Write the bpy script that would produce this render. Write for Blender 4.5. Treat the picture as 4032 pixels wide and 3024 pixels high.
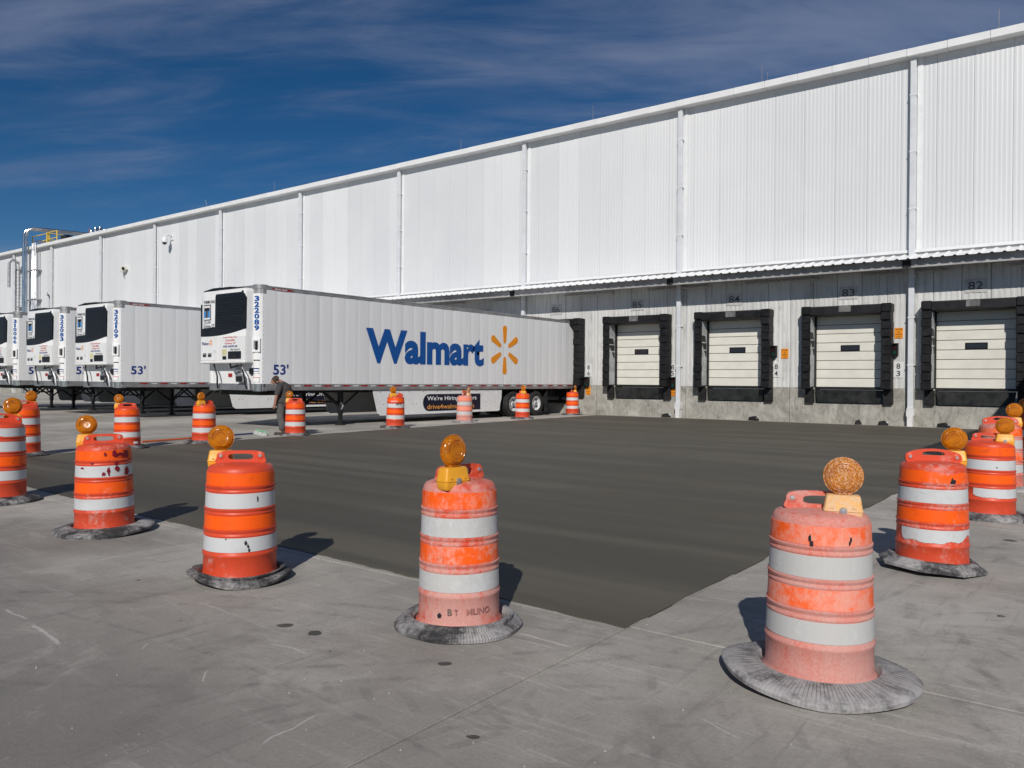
import bpy, bmesh, math, random
from mathutils import Matrix, Vector
random.seed(7)
R = math.radians
S = bpy.context.scene
for o in list(bpy.data.objects): bpy.data.objects.remove(o)
COL = S.collection

# ------------------------------------------------------------------ camera
YAW, PITCH, ROLL, CAMH, FPX = 0.64959, -0.00456, 0.0077, 1.4404, 3117.93
fw = Vector((-math.sin(YAW)*math.cos(PITCH), math.cos(YAW)*math.cos(PITCH), math.sin(PITCH)))
rt = Vector((math.cos(YAW), math.sin(YAW), 0)); up = rt.cross(fw)
rt, up = math.cos(ROLL)*rt+math.sin(ROLL)*up, -math.sin(ROLL)*rt+math.cos(ROLL)*up
cd = bpy.data.cameras.new('camera'); cam = bpy.data.objects.new('camera', cd); COL.objects.link(cam)
cam.matrix_world = Matrix(((rt.x, up.x, -fw.x, 0), (rt.y, up.y, -fw.y, 0), (rt.z, up.z, -fw.z, CAMH), (0, 0, 0, 1)))
cd.sensor_fit = 'HORIZONTAL'; cd.sensor_width = 36.0; cd.lens = 36.0*FPX/4032
cd.clip_start = 0.05; cd.clip_end = 6000
S.camera = cam
S.render.resolution_x, S.render.resolution_y = 1024, 768

# ------------------------------------------------------------------ sky + sun
SUN_EL, SUN_AZ = R(33.2), R(28.8)          # sun stands behind the camera, towards +X,-Y
sdir = Vector((math.sin(SUN_AZ)*math.cos(SUN_EL), -math.cos(SUN_AZ)*math.cos(SUN_EL), math.sin(SUN_EL)))
W = bpy.data.worlds.new('World'); S.world = W; W.use_nodes = True
wt = W.node_tree; wt.nodes.clear()
def wn(t, **k):
    n = wt.nodes.new(t)
    for a, b in k.items(): setattr(n, a, b)
    return n
out = wn('ShaderNodeOutputWorld'); bg = wn('ShaderNodeBackground'); bg.inputs['Strength'].default_value = 0.05
sky = wn('ShaderNodeTexSky', sky_type='NISHITA', sun_disc=False)
sky.sun_elevation = SUN_EL; sky.sun_rotation = math.atan2(sdir.x, sdir.y)
sky.altitude = 1300; sky.air_density = 0.8; sky.dust_density = 0.2; sky.ozone_density = 3.0
tc = wn('ShaderNodeTexCoord'); sep = wn('ShaderNodeSeparateXYZ'); wt.links.new(tc.outputs['Generated'], sep.inputs[0])
def wm(op, a, b=None, c=None):
    n = wn('ShaderNodeMath', operation=op)
    for i, v in enumerate((a, b, c)):
        if v is None: continue
        if isinstance(v, (int, float)): n.inputs[i].default_value = v
        else: wt.links.new(v, n.inputs[i])
    return n.outputs[0]
den = wm('ADD', wm('MAXIMUM', sep.outputs[2], 0.0), 0.14)
comb = wn('ShaderNodeCombineXYZ'); wt.links.new(wm('DIVIDE', sep.outputs[0], den), comb.inputs[0]); wt.links.new(wm('DIVIDE', sep.outputs[1], den), comb.inputs[1])
mp = wn('ShaderNodeMapping'); mp.vector_type = 'TEXTURE'; mp.inputs['Rotation'].default_value = (0, 0, R(33)); mp.inputs['Scale'].default_value = (1.9, 0.62, 1); mp.inputs['Location'].default_value = (4.70, 3.60, 0)
wt.links.new(comb.outputs[0], mp.inputs[0])
def wnoise(scale, detail, rough, dist):
    n = wn('ShaderNodeTexNoise'); n.inputs['Scale'].default_value = scale; n.inputs['Detail'].default_value = detail
    n.inputs['Roughness'].default_value = rough; n.inputs['Distortion'].default_value = dist
    wt.links.new(mp.outputs[0], n.inputs['Vector']); return n.outputs[0]
big = wnoise(0.85, 4, 0.55, 0.3); fine = wnoise(3.0, 10, 0.66, 0.5)
cl = wm('ADD', wm('MULTIPLY', big, 0.68), wm('MULTIPLY', fine, 0.32))
mr = wn('ShaderNodeMapRange'); mr.interpolation_type = 'SMOOTHSTEP'
wt.links.new(cl, mr.inputs[0]); mr.inputs[1].default_value = 0.455; mr.inputs[2].default_value = 0.70; mr.inputs[3].default_value = 0.0; mr.inputs[4].default_value = 0.62
mx = wn('ShaderNodeMix', data_type='RGBA'); mx.inputs['B'].default_value = (4.3, 5.0, 7.2, 1)
hs = wn('ShaderNodeHueSaturation'); hs.inputs['Saturation'].default_value = 1.3; hs.inputs['Value'].default_value = 1.0; wt.links.new(sky.outputs[0], hs.inputs['Color'])
wt.links.new(mr.outputs[0], mx.inputs['Factor']); wt.links.new(hs.outputs[0], mx.inputs['A'])
wt.links.new(mx.outputs['Result'], bg.inputs['Color']); wt.links.new(bg.outputs[0], out.inputs['Surface'])
sl = bpy.data.lights.new('sun', 'SUN'); sl.energy = 3.6; sl.angle = R(0.53); sl.color = (1.0, 0.955, 0.89)
so = bpy.data.objects.new('sun', sl); COL.objects.link(so)
so.rotation_euler = sdir.to_track_quat('Z', 'Y').to_euler(); so.location = (10, -20, 30)
vs = S.view_settings; vs.view_transform = 'Standard'; vs.look = 'None'; vs.exposure = 0.0; vs.gamma = 1.0; vs.use_curve_mapping = False

# ------------------------------------------------------------------ materials
class MT:
    def __init__(s, name, rough=0.6, metal=0.0, spec=0.4):
        s.m = bpy.data.materials.new(name); s.m.use_nodes = True; s.nt = s.m.node_tree
        s.b = s.nt.nodes['Principled BSDF']; s.b.inputs['Roughness'].default_value = rough
        s.b.inputs['Metallic'].default_value = metal; s.b.inputs['Specular IOR Level'].default_value = spec
    def n(s, t, **k):
        x = s.nt.nodes.new(t)
        for a, b in k.items(): setattr(x, a, b)
        return x
    def lk(s, v, sock):
        if isinstance(v, (int, float)): sock.default_value = v
        elif isinstance(v, tuple): sock.default_value = v if len(v) == 4 or sock.type == 'VECTOR' else (*v, 1)
        else: s.nt.links.new(v, sock)
    def pos(s): return s.n('ShaderNodeNewGeometry').outputs['Position']
    def obj(s): return s.n('ShaderNodeTexCoord').outputs['Object']
    def rnd(s): return s.n('ShaderNodeObjectInfo').outputs['Random']
    def attr(s, a):
        x = s.n('ShaderNodeAttribute'); x.attribute_type = 'OBJECT'; x.attribute_name = a; return x.outputs['Fac']
    def map(s, v, scale=(1, 1, 1), rot=(0, 0, 0), loc=(0, 0, 0)):
        x = s.n('ShaderNodeMapping'); s.lk(v, x.inputs[0]); x.inputs['Scale'].default_value = scale; x.inputs['Rotation'].default_value = rot; x.inputs['Location'].default_value = loc
        return x.outputs[0]
    def noise(s, v, scale, det=5, rough=0.55, dist=0.0, w=None):
        x = s.n('ShaderNodeTexNoise'); s.lk(v, x.inputs['Vector'])
        if w is not None: x.noise_dimensions = '4D'; s.lk(w, x.inputs['W'])
        x.inputs['Scale'].default_value = scale; x.inputs['Detail'].default_value = det; x.inputs['Roughness'].default_value = rough; x.inputs['Distortion'].default_value = dist
        return x.outputs[0]
    def mth(s, op, a, b=0.0, c=None):
        x = s.n('ShaderNodeMath', operation=op); s.lk(a, x.inputs[0]); s.lk(b, x.inputs[1])
        if c is not None: s.lk(c, x.inputs[2])
        return x.outputs[0]
    def rng(s, v, a, b, c=0.0, d=1.0, smooth=True):
        x = s.n('ShaderNodeMapRange'); x.interpolation_type = 'SMOOTHSTEP' if smooth else 'LINEAR'
        for i, k in enumerate((v, a, b, c, d)): s.lk(k, x.inputs[i])
        return x.outputs[0]
    def mix(s, f, a, b, mode='MIX'):
        x = s.n('ShaderNodeMix', data_type='RGBA', blend_type=mode); s.lk(f, x.inputs['Factor']); s.lk(a, x.inputs['A']); s.lk(b, x.inputs['B']); return x.outputs['Result']
    def col(s, v): s.lk(v, s.b.inputs['Base Color']); return s
    def rgh(s, v): s.lk(v, s.b.inputs['Roughness']); return s
    def bump(s, h, strength=0.3, dist=0.01):
        x = s.n('ShaderNodeBump'); x.inputs['Strength'].default_value = strength; x.inputs['Distance'].default_value = dist; s.lk(h, x.inputs['Height'])
        s.lk(x.outputs[0], s.b.inputs['Normal']); return s

M = {}
def plain(name, col, rough=0.55, metal=0.0, var=0.06, scale=6.0, spec=0.4, dirt=None, dirtcol=(0.1, 0.09, 0.08)):
    t = MT(name, rough, metal, spec); p = t.obj()
    w = t.mth('MULTIPLY', t.rnd(), 23.0); f = t.noise(p, scale, 6, 0.6, 0.0, w)
    dk = tuple(c*(1-var*2.2) for c in col); lt = tuple(min(1, c*(1+var)) for c in col)
    c = t.mix(t.rng(f, 0.3, 0.7), dk, lt)
    if dirt:
        g = t.noise(p, scale*0.7, 8, 0.7, 0.6, w)
        c = t.mix(t.mth('MULTIPLY', t.rng(g, 0.5, 0.75), dirt), c, dirtcol)
    t.col(c); t.rgh(t.rng(f, 0.2, 0.8, max(0.03, rough-0.08), min(1, rough+0.1)))
    M[name] = t.m; return t.m

def concrete_apron():
    t = MT('concrete_apron', 0.85, spec=0.25); p = t.pos()
    a = t.noise(p, 0.35, 5, 0.6, 0.4); b = t.noise(p, 3.0, 8, 0.65, 0.3); c = t.noise(p, 42, 6, 0.7)
    sc1 = t.noise(t.map(p, (0.5, 6, 1), (0, 0, R(38))), 1.6, 9, 0.72, 1.4)
    sc2 = t.noise(t.map(p, (7, 0.6, 1), (0, 0, R(-24))), 1.5, 9, 0.72, 1.6)
    k = t.mix(t.rng(a, 0.32, 0.68), (0.30, 0.28, 0.246), (0.54, 0.508, 0.452))
    k = t.mix(t.mth('MULTIPLY', t.rng(b, 0.45, 0.75), 0.45), k, (0.25, 0.236, 0.216))
    k = t.mix(t.mth('MULTIPLY', t.rng(sc1, 0.52, 0.70), 0.6), k, (0.66, 0.635, 0.59))
    k = t.mix(t.mth('MULTIPLY', t.rng(sc2, 0.53, 0.72), 0.62), k, (0.19, 0.18, 0.166))
    k = t.mix(t.mth('MULTIPLY', t.rng(c, 0.35, 0.75), 0.34), k, (0.21, 0.2, 0.184))
    sx = t.n('ShaderNodeSeparateXYZ'); t.lk(p, sx.inputs[0])
    lane = t.mth('MULTIPLY', t.rng(t.mth('ADD', sx.outputs[1], t.mth('MULTIPLY', a, 2.4)), 2.6, 5.2, 1, 0), t.rng(t.mth('ADD', sx.outputs[0], t.mth('MULTIPLY', b, 1.5)), -2.6, 0.4, 1, 0))
    k = t.mix(t.mth('MULTIPLY', lane, 0.72), k, (0.15, 0.136, 0.124))
    md = t.noise(p, 1.25, 7, 0.68, 0.9); k = t.mix(t.mth('MULTIPLY', t.rng(md, 0.5, 0.68), 0.4), k, (0.16, 0.15, 0.136)); k = t.mix(t.mth('MULTIPLY', t.rng(md, 0.45, 0.3), 0.3), k, (0.62, 0.59, 0.535))
    fk = t.noise(p, 9.0, 9, 0.75, 0.6); k = t.mix(t.mth('MULTIPLY', t.rng(fk, 0.62, 0.74), 0.55), k, (0.6, 0.58, 0.55)); k = t.mix(t.mth('MULTIPLY', t.rng(fk, 0.36, 0.24), 0.5), k, (0.11, 0.105, 0.1))
    pit = t.noise(p, 130, 4, 0.7); k = t.mix(t.mth('MULTIPLY', t.rng(pit, 0.6, 0.7), 0.6), k, (0.1, 0.095, 0.088)); k = t.mix(t.mth('MULTIPLY', t.rng(pit, 0.4, 0.3), 0.4), k, (0.62, 0.6, 0.56))
    # crossed lug marks left by tyres
    wv = t.n('ShaderNodeVectorMath', operation='MULTIPLY_ADD'); wz = t.n('ShaderNodeTexNoise'); wz.inputs['Scale'].default_value = 7; t.lk(p, wz.inputs['Vector']); t.lk(wz.outputs['Color'], wv.inputs[0]); wv.inputs[1].default_value = (0.05, 0.05, 0); t.lk(p, wv.inputs[2]); wob2 = wv.outputs[0]
    ws = None
    for (cx_, cy_, an_, hw, pt) in ((-1.2, 2.55, -14, 0.26, 0.085), (-1.0, 3.15, -10, 0.24, 0.085), (-2.6, 2.35, 22, 0.26, 0.09), (-0.55, 5.2, 82, 0.25, 0.09), (-0.1, 2.3, -14, 0.26, 0.085)):
        mpn = t.n('ShaderNodeMapping'); mpn.vector_type = 'TEXTURE'; t.lk(p, mpn.inputs[0]); mpn.inputs['Location'].default_value = (cx_, cy_, 0); mpn.inputs['Rotation'].default_value = (0, 0, R(an_))
        sv = t.n('ShaderNodeSeparateXYZ'); t.lk(mpn.outputs[0], sv.inputs[0]); u_, v_ = sv.outputs[0], t.mth('ABSOLUTE', sv.outputs[1])
        c_ = t.mth('FRACT', t.mth('DIVIDE', t.mth('ADD', t.mth('ADD', u_, t.mth('MULTIPLY', fk, 0.03)), t.mth('MULTIPLY', v_, 0.8)), pt*2.2))
        q = t.mth('MULTIPLY', t.rng(t.mth('ABSOLUTE', t.mth('SUBTRACT', c_, 0.5)), 0.10, 0.2, 1, 0), t.mth('MULTIPLY', t.rng(v_, hw*0.8, hw, 1, 0), t.rng(v_, 0.02, 0.05)))
        q = t.mth('MULTIPLY', q, t.mth('MULTIPLY', t.rng(t.mth('ABSOLUTE', u_), 0.7, 1.5, 1, 0), t.rng(b, 0.38, 0.62)))
        ws = q if ws is None else t.mth('MAXIMUM', ws, q)
    k = t.mix(t.mth('MULTIPLY', ws, 0.27), k, (0.12, 0.112, 0.102))
    # pale scrapes and dark skid arcs
    pl_, dk_ = None, None
    for (x, y, an_, hl, hw) in ((-4.73, 1.98, -5, .27, .012), (-4.4, 2.85, -4, .26, .004), (-3.46, 2.18, -40, .075, .005), (-3.47, 2.68, 5, .17, .007), (-4.1, 2.22, -41, .05, .005), (-2.66, 2.07, 97, .18, .006), (-5.26, 2.03, -1, .18, .008), (-2.48, 3.64, -1, .2, .012), (-2.5, 3.56, 3, .16, .006), (-1.27, 3.18, -24, .12, .005), (-1.75, 3.66, 8, .1, .004)):
        mpn = t.n('ShaderNodeMapping'); mpn.vector_type = 'TEXTURE'; t.lk(wob2, mpn.inputs[0]); mpn.inputs['Location'].default_value = (x, y, 0); mpn.inputs['Rotation'].default_value = (0, 0, R(an_)); mpn.inputs['Scale'].default_value = (hl, hw, 1)
        sv = t.n('ShaderNodeSeparateXYZ'); t.lk(mpn.outputs[0], sv.inputs[0])
        q = t.mth('MULTIPLY', t.rng(t.mth('ABSOLUTE', sv.outputs[0]), 0.7, 1.0, 1, 0), t.rng(t.mth('ABSOLUTE', sv.outputs[1]), 0.4, 1.2, 1, 0))
        pl_ = q if pl_ is None else t.mth('MAXIMUM', pl_, q)
    for (x, y, r_, w_) in ((-1.2, -3.2, 6.9, .035), (-1.2, -3.2, 7.12, .03), (-7.5, 7.0, 6.2, .03), (-7.5, 7.0, 6.42, .025), (4.5, 6.5, 5.6, .04), (4.5, 6.5, 5.35, .03), (-3.4, -6.0, 8.35, .02)):
        d = t.n('ShaderNodeVectorMath', operation='DISTANCE'); t.lk(p, d.inputs[0]); d.inputs[1].default_value = (x, y, 0)
        q = t.rng(t.mth('ABSOLUTE', t.mth('SUBTRACT', d.outputs['Value'], r_)), w_*0.3, w_*1.4, 1, 0); dk_ = q if dk_ is None else t.mth('MAXIMUM', dk_, q)
    k = t.mix(t.mth('MULTIPLY', t.mth('MULTIPLY', dk_, t.rng(fk, 0.35, 0.62)), t.mth('MULTIPLY', t.rng(b, 0.38, 0.6), 0.38)), k, (0.09, 0.084, 0.08))
    k = t.mix(t.mth('MULTIPLY', t.mth('MULTIPLY', pl_, t.rng(pit, 0.36, 0.56)), 0.75), k, (0.7, 0.67, 0.63))
    # drips
    wob = t.n('ShaderNodeVectorMath', operation='MULTIPLY_ADD'); nz = t.n('ShaderNodeTexNoise'); nz.inputs['Scale'].default_value = 14; t.lk(p, nz.inputs['Vector'])
    t.lk(nz.outputs['Color'], wob.inputs[0]); wob.inputs[1].default_value = (0.05, 0.05, 0); t.lk(p, wob.inputs[2])
    sp = None
    for (x, y, r) in ((-3.84, 2.88, .045), (-3.59, 2.9, .043), (-2.69, 3.0, .035), (-2.05, 2.45, .022), (-4.39, 2.55, .015), (-5.51, 2.88, .018), (-3.3, 2.75, .011), (-0.75, 8.6, .06), (-0.55, 5.75, .025)):
        d = t.n('ShaderNodeVectorMath', operation='DISTANCE'); t.lk(wob.outputs[0], d.inputs[0]); d.inputs[1].default_value = (x+.025, y+.025, 0.0)
        q = t.rng(d.outputs['Value'], r*0.85, r*1.08, 1, 0)
        sp = q if sp is None else t.mth('MAXIMUM', sp, q)
    k = t.mix(t.mth('MULTIPLY', t.mth('MULTIPLY', sp, t.rng(fk, 0.3, 0.5)), 0.92), k, (0.028, 0.025, 0.022))
    k = t.mix(0.14, k, t.mix(t.rnd(), (0.2, 0.19, 0.185), (0.5, 0.48, 0.45)))
    t.col(k); t.bump(t.mth('ADD', t.mth('ADD', c, t.mth('MULTIPLY', pit, 0.5)), t.mth('MULTIPLY', b, 0.6)), 0.45, 0.006); M['apron'] = t.m
concrete_apron()

def fresh():
    t = MT('fresh_concrete', 0.5, spec=0.22); p = t.pos()
    st = t.noise(t.map(p, (0.10, 1.5, 1)), 1.0, 7, 0.55, 0.35); st2 = t.noise(t.map(p, (0.5, 30, 1)), 1.2, 4, 0.6)
    a = t.noise(p, 0.3, 4, 0.5)
    k = t.mix(t.rng(st, 0.34, 0.66), (0.074, 0.067, 0.051), (0.130, 0.119, 0.094))
    k = t.mix(t.mth('MULTIPLY', t.rng(a, 0.4, 0.7), 0.5), k, (0.077, 0.068, 0.051))
    k = t.mix(t.mth('MULTIPLY', t.rng(st2, 0.45, 0.75), 0.14), k, (0.16, 0.148, 0.117))
    t.col(k); t.rgh(t.rng(st, 0.3, 0.7, 0.55, 0.75)); t.bump(t.mth('ADD', st2, t.mth('MULTIPLY', t.noise(p, 60, 4, 0.6), 0.6)), 0.25, 0.003); M['fresh'] = t.m
fresh()

def wall_white():
    t = MT('white_wall_panel', 0.42, spec=0.45); p = t.pos(); r = t.rnd()
    k = t.mix(r, (0.645, 0.66, 0.67), (0.735, 0.745, 0.75))
    s = t.noise(t.map(p, (2.2, 2.2, 0.12)), 1.6, 6, 0.6)
    k = t.mix(t.mth('MULTIPLY', t.rng(s, 0.5, 0.8), 0.22), k, (0.56, 0.57, 0.56))
    g = t.noise(p, 0.35, 4, 0.5, 0.5)
    k = t.mix(t.mth('MULTIPLY', t.rng(g, 0.45, 0.75), 0.25), k, (0.8, 0.8, 0.79))
    t.col(k); t.bump(t.noise(t.map(p, (1, 1, 0.25)), 1.1, 3, 0.5), 0.12, 0.02); M['wall'] = t.m
wall_white()

def wall_dirty():
    t = MT('dirty_wall_panel', 0.6, spec=0.3); p = t.pos(); r = t.rnd()
    k = t.mix(r, (0.60, 0.60, 0.585), (0.68, 0.68, 0.662))
    s = t.noise(t.map(p, (6, 6, 0.28)), 1.5, 8, 0.7, 0.3); s2 = t.noise(t.map(p, (17, 17, 0.5)), 1.2, 5, 0.65)
    b = t.noise(p, 1.1, 6, 0.65, 0.5)
    k = t.mix(t.mth('MULTIPLY', t.mth('MULTIPLY', t.rng(s, 0.42, 0.68), t.rng(b, 0.33, 0.62)), 0.62), k, (0.25, 0.24, 0.222))
    k = t.mix(t.mth('MULTIPLY', t.rng(s2, 0.55, 0.72), 0.45), k, (0.22, 0.21, 0.19))
    t.col(k); M['dirty'] = t.m
wall_dirty()

def dock_concrete():
    t = MT('dock_wall_concrete', 0.9, spec=0.2); p = t.pos()
    s = t.noise(t.map(p, (3, 3, 0.8)), 1.4, 9, 0.7, 1.6); b = t.noise(p, 1.8, 9, 0.7, 0.8); f = t.noise(p, 22, 5, 0.6)
    k = t.mix(t.rng(b, 0.3, 0.7), (0.235, 0.225, 0.195), (0.44, 0.425, 0.38))
    k = t.mix(t.mth('MULTIPLY', t.rng(s, 0.5, 0.7), 0.6), k, (0.11, 0.104, 0.092))
    k = t.mix(t.mth('MULTIPLY', t.rng(f, 0.45, 0.8), 0.3), k, (0.5, 0.485, 0.45))
    t.col(k); t.bump(f, 0.3, 0.01); M['dock'] = t.m
dock_concrete()

def side_sheet():
    t = MT('trailer_side_sheet', 0.33, spec=0.5); p = t.obj(); r = t.rnd()
    k = t.mix(r, (0.745, 0.75, 0.757), (0.825, 0.827, 0.832))
    s = t.noise(t.map(t.pos(), (3, 3, 0.2)), 2.0, 6, 0.6)
    k = t.mix(t.mth('MULTIPLY', t.rng(s, 0.45, 0.75), 0.22), k, (0.58, 0.57, 0.555))
    t.col(k); t.bump(t.noise(t.map(t.pos(), (2, 2, 0.5)), 1.3, 3, 0.5), 0.25, 0.012); M['sheet'] = t.m
side_sheet()

def drum_mat(name, base, dustcol, gain, rough, dark=(0.28, 0.03, 0.015)):
    t = MT(name, rough, spec=0.4); p = t.obj(); w = t.mth('MULTIPLY', t.attr('seed'), 7.31); d = t.attr('dust')
    big = t.noise(p, 3.2, 4, 0.55, 0.5, w); fin = t.noise(p, 26, 8, 0.72, 0.3, w); st = t.noise(t.map(p, (14, 14, 2.0)), 1.6, 7, 0.7, 0.4, w)
    mask = t.mth('ADD', t.mth('ADD', t.mth('MULTIPLY', big, 0.75), t.mth('MULTIPLY', fin, 0.8)), t.mth('MULTIPLY', st, 0.35))
    th = t.mth('SUBTRACT', 1.28, t.mth('MULTIPLY', d, 0.52*gain))
    m2 = t.rng(mask, th, t.mth('ADD', th, 0.26))
    k = t.mix(t.mth('MULTIPLY', t.rng(t.noise(p, 7, 6, 0.65, 0.5, w), 0.52, 0.72), 0.35), base, dark)
    sp = t.noise(p, 95, 5, 0.75, 0.2, w); vst = t.noise(t.map(p, (30, 30, 2.2)), 1.5, 6, 0.7, 0.3, w)
    dk = t.mix(t.rng(sp, 0.35, 0.65), tuple(0.62*a+0.38*b_ for a, b_ in zip(dustcol, base)), tuple(min(0.9, c*1.12+0.02) for c in dustcol))
    dk = t.mix(t.mth('MULTIPLY', t.rng(vst, 0.5, 0.68), 0.6), dk, tuple(0.35*a+0.65*b_ for a, b_ in zip(dustcol, base)))
    dk = t.mix(t.mth('MULTIPLY', t.rng(big, 0.35, 0.62), 0.35), dk, (0.52, 0.49, 0.46))
    k = t.mix(t.mth('MULTIPLY', m2, 0.86), k, dk)
    sc2 = t.noise(t.map(p, (26, 26, 5), (0.5, 0.3, 0.2)), 1.6, 8, 0.78, 0.9, w); k = t.mix(t.mth('MULTIPLY', t.mth('MULTIPLY', t.rng(sc2, 0.62, 0.7), 0.7), t.rng(d, 0.05, 0.5)), k, tuple(min(0.9, c*1.1) for c in dustcol))
    # scuffs
    sc = t.noise(t.map(p, (3, 3, 22), (0.2, 0.1, 0.5)), 1.7, 7, 0.75, 0.8, w)
    k = t.mix(t.mth('MULTIPLY', t.rng(sc, 0.64, 0.71), 0.55), k, (0.09, 0.055, 0.05))
    t.col(k); t.rgh(t.rng(m2, 0, 1, rough, 0.85)); t.bump(fin, 0.12, 0.004); M[name] = t.m
drum_mat('drum_plastic', (0.66, 0.07, 0.026), (0.60, 0.285, 0.235), 1.0, 0.45)
drum_mat('orange_sheeting', (1.0, 0.115, 0.004), (0.86, 0.285, 0.19), 0.92, 0.38)
drum_mat('white_sheeting', (0.59, 0.60, 0.605), (0.42, 0.415, 0.395), 1.25, 0.35, (0.4, 0.4, 0.38))
drum_mat('lamp_housing', (0.80, 0.36, 0.025), (0.66, 0.47, 0.31), 1.15, 0.42, (0.55, 0.25, 0.03))
def ring_mat():
    t = MT('ring_rubber', 0.8, spec=0.3); p = t.obj(); w = t.mth('MULTIPLY', t.attr('seed'), 5.7); d = t.attr('dust')
    big = t.noise(p, 3.5, 5, 0.6, 0.5, w); f = t.noise(p, 24, 8, 0.72, 0.4, w)
    mask = t.mth('ADD', big, t.mth('MULTIPLY', f, 0.6)); th = t.mth('SUBTRACT', 0.88, t.mth('MULTIPLY', d, 0.32))
    k = t.mix(t.rng(mask, th, t.mth('ADD', th, 0.34)), (0.036, 0.035, 0.037), (0.40, 0.385, 0.38))
    sx = t.n('ShaderNodeSeparateXYZ'); t.lk(p, sx.inputs[0]); an = t.mth('ARCTAN2', sx.outputs[1], sx.outputs[0])
    groove_shade = t.rng(t.mth('SINE', t.mth('MULTIPLY', t.mth('ADD', an, t.mth('MULTIPLY', f, 0.02)), 138.0)), 0.45, 0.95)
    rad = t.mth('SQRT', t.mth('ADD', t.mth('MULTIPLY', sx.outputs[0], sx.outputs[0]), t.mth('MULTIPLY', sx.outputs[1], sx.outputs[1])))
    groove_shade = t.mth('MULTIPLY', t.mth('MULTIPLY', groove_shade, t.attr('ribs')), t.mth('MULTIPLY', t.mth('MULTIPLY', t.rng(rad, 0.285, 0.30), t.rng(rad, 0.36, 0.45, 1, 0.25)), t.rng(t.noise(p, 6, 4, 0.6, 0.3, w), 0.32, 0.55)))
    k = t.mix(t.mth('MULTIPLY', groove_shade, 0.62), k, (0.03, 0.03, 0.031))  # dark radial lines paint in the shade of the grooves between ribs
    t.col(k); t.bump(f, 0.3, 0.006); M['ring'] = t.m
ring_mat()
def lens_mat():
    t = MT('amber_lens', 0.16, spec=0.6); p = t.obj(); d = t.attr('dust'); w = t.attr('seed')
    c = t.n('ShaderNodeTexChecker'); c.inputs['Scale'].default_value = 160; t.lk(p, c.inputs['Vector'])
    f = t.noise(p, 120, 6, 0.75, 0.2, w)
    th = t.mth('SUBTRACT', 1.02, t.mth('MULTIPLY', d, 0.62)); m2 = t.rng(f, th, t.mth('ADD', th, 0.22))
    k = t.mix(m2, t.mix(t.rng(t.noise(p, 11, 4, 0.6), 0.35, 0.65), (0.55, 0.15, 0.0), (0.95, 0.33, 0.004)), (0.68, 0.45, 0.30))
    t.col(k); t.rgh(t.rng(m2, 0, 1, 0.16, 0.8)); t.lk(t.rng(m2, 0, 1, 0.5, 0.0), t.b.inputs['Transmission Weight'])
    t.bump(c.outputs['Fac'], 0.35, 0.003); M['lens'] = t.m
lens_mat()
plain('white_paint', (0.76, 0.765, 0.765), 0.35, var=0.03, dirt=0.18, dirtcol=(0.45, 0.43, 0.4))
plain('trim_white', (0.77, 0.78, 0.785), 0.42, var=0.03, scale=2)
plain('reefer_white', (0.80, 0.80, 0.79), 0.28, var=0.02, spec=0.5)
plain('gutter_white', (0.79, 0.79, 0.785), 0.5, var=0.03, scale=1.5)
plain('spout_white', (0.66, 0.68, 0.70), 0.4, var=0.04, scale=3, dirt=0.2, dirtcol=(0.4, 0.4, 0.4))
plain('canopy_white', (0.82, 0.825, 0.83), 0.4, var=0.03, scale=2)
plain('canopy_steel', (0.20, 0.20, 0.205), 0.55, var=0.1, scale=2, dirt=0.4, dirtcol=(0.3, 0.29, 0.27))
plain('flange_grey', (0.38, 0.375, 0.37), 0.55, var=0.12, scale=2, dirt=0.5, dirtcol=(0.16, 0.14, 0.12))
plain('door_cream', (0.735, 0.715, 0.64), 0.45, var=0.03, scale=2, dirt=0.16, dirtcol=(0.5, 0.42, 0.27))
plain('jamb_grey', (0.42, 0.44, 0.44), 0.5, var=0.15, scale=3, dirt=0.5, dirtcol=(0.15, 0.14, 0.13))
plain('vinyl_black', (0.0105, 0.0105, 0.012), 0.55, var=0.3, scale=5, dirt=0.3, dirtcol=(0.042, 0.039, 0.036), spec=0.3)
plain('rubber_black', (0.013, 0.0125, 0.013), 0.7, var=0.3, scale=6, dirt=0.4, dirtcol=(0.07, 0.065, 0.06))
plain('steel_black', (0.018, 0.02, 0.019), 0.5, var=0.3, scale=4, dirt=0.5, dirtcol=(0.06, 0.055, 0.045))
plain('chassis_black', (0.014, 0.014, 0.015), 0.6, var=0.3, scale=4, dirt=0.3, dirtcol=(0.05, 0.047, 0.044))
plain('glass_dark', (0.02, 0.02, 0.028), 0.08, spec=0.5)
plain('aluminium', (0.44, 0.44, 0.445), 0.42, 0.75, var=0.1, scale=3)
plain('aluminium_dull', (0.34, 0.34, 0.345), 0.5, 0.5, var=0.12, scale=3)
plain('chrome', (0.72, 0.72, 0.73), 0.14, 1.0, var=0.03)
plain('pipe_jacket', (0.66, 0.66, 0.67), 0.18, 0.95, var=0.05, scale=1)
plain('galvanised', (0.46, 0.46, 0.47), 0.45, 0.6, var=0.12, scale=8)
plain('sticker_red', (0.30, 0.012, 0.02), 0.35)
plain('text_red', (0.62, 0.09, 0.08), 0.5, var=0.02)
plain('text_blue', (0.0, 0.075, 0.31), 0.35, var=0.03)
plain('text_navy', (0.012, 0.04, 0.22), 0.4, var=0.02)
plain('text_black', (0.018, 0.018, 0.02), 0.5, var=0.02)
plain('text_grey', (0.16, 0.12, 0.11), 0.5, var=0.02)
plain('digit_grey', (0.075, 0.075, 0.078), 0.6, var=0.1)
plain('text_white', (0.80, 0.80, 0.80), 0.5, var=0.02)
plain('text_orange', (0.72, 0.30, 0.06), 0.5, var=0.02)
plain('emblem_yellow', (0.82, 0.285, 0.008), 0.35, var=0.03)
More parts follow.
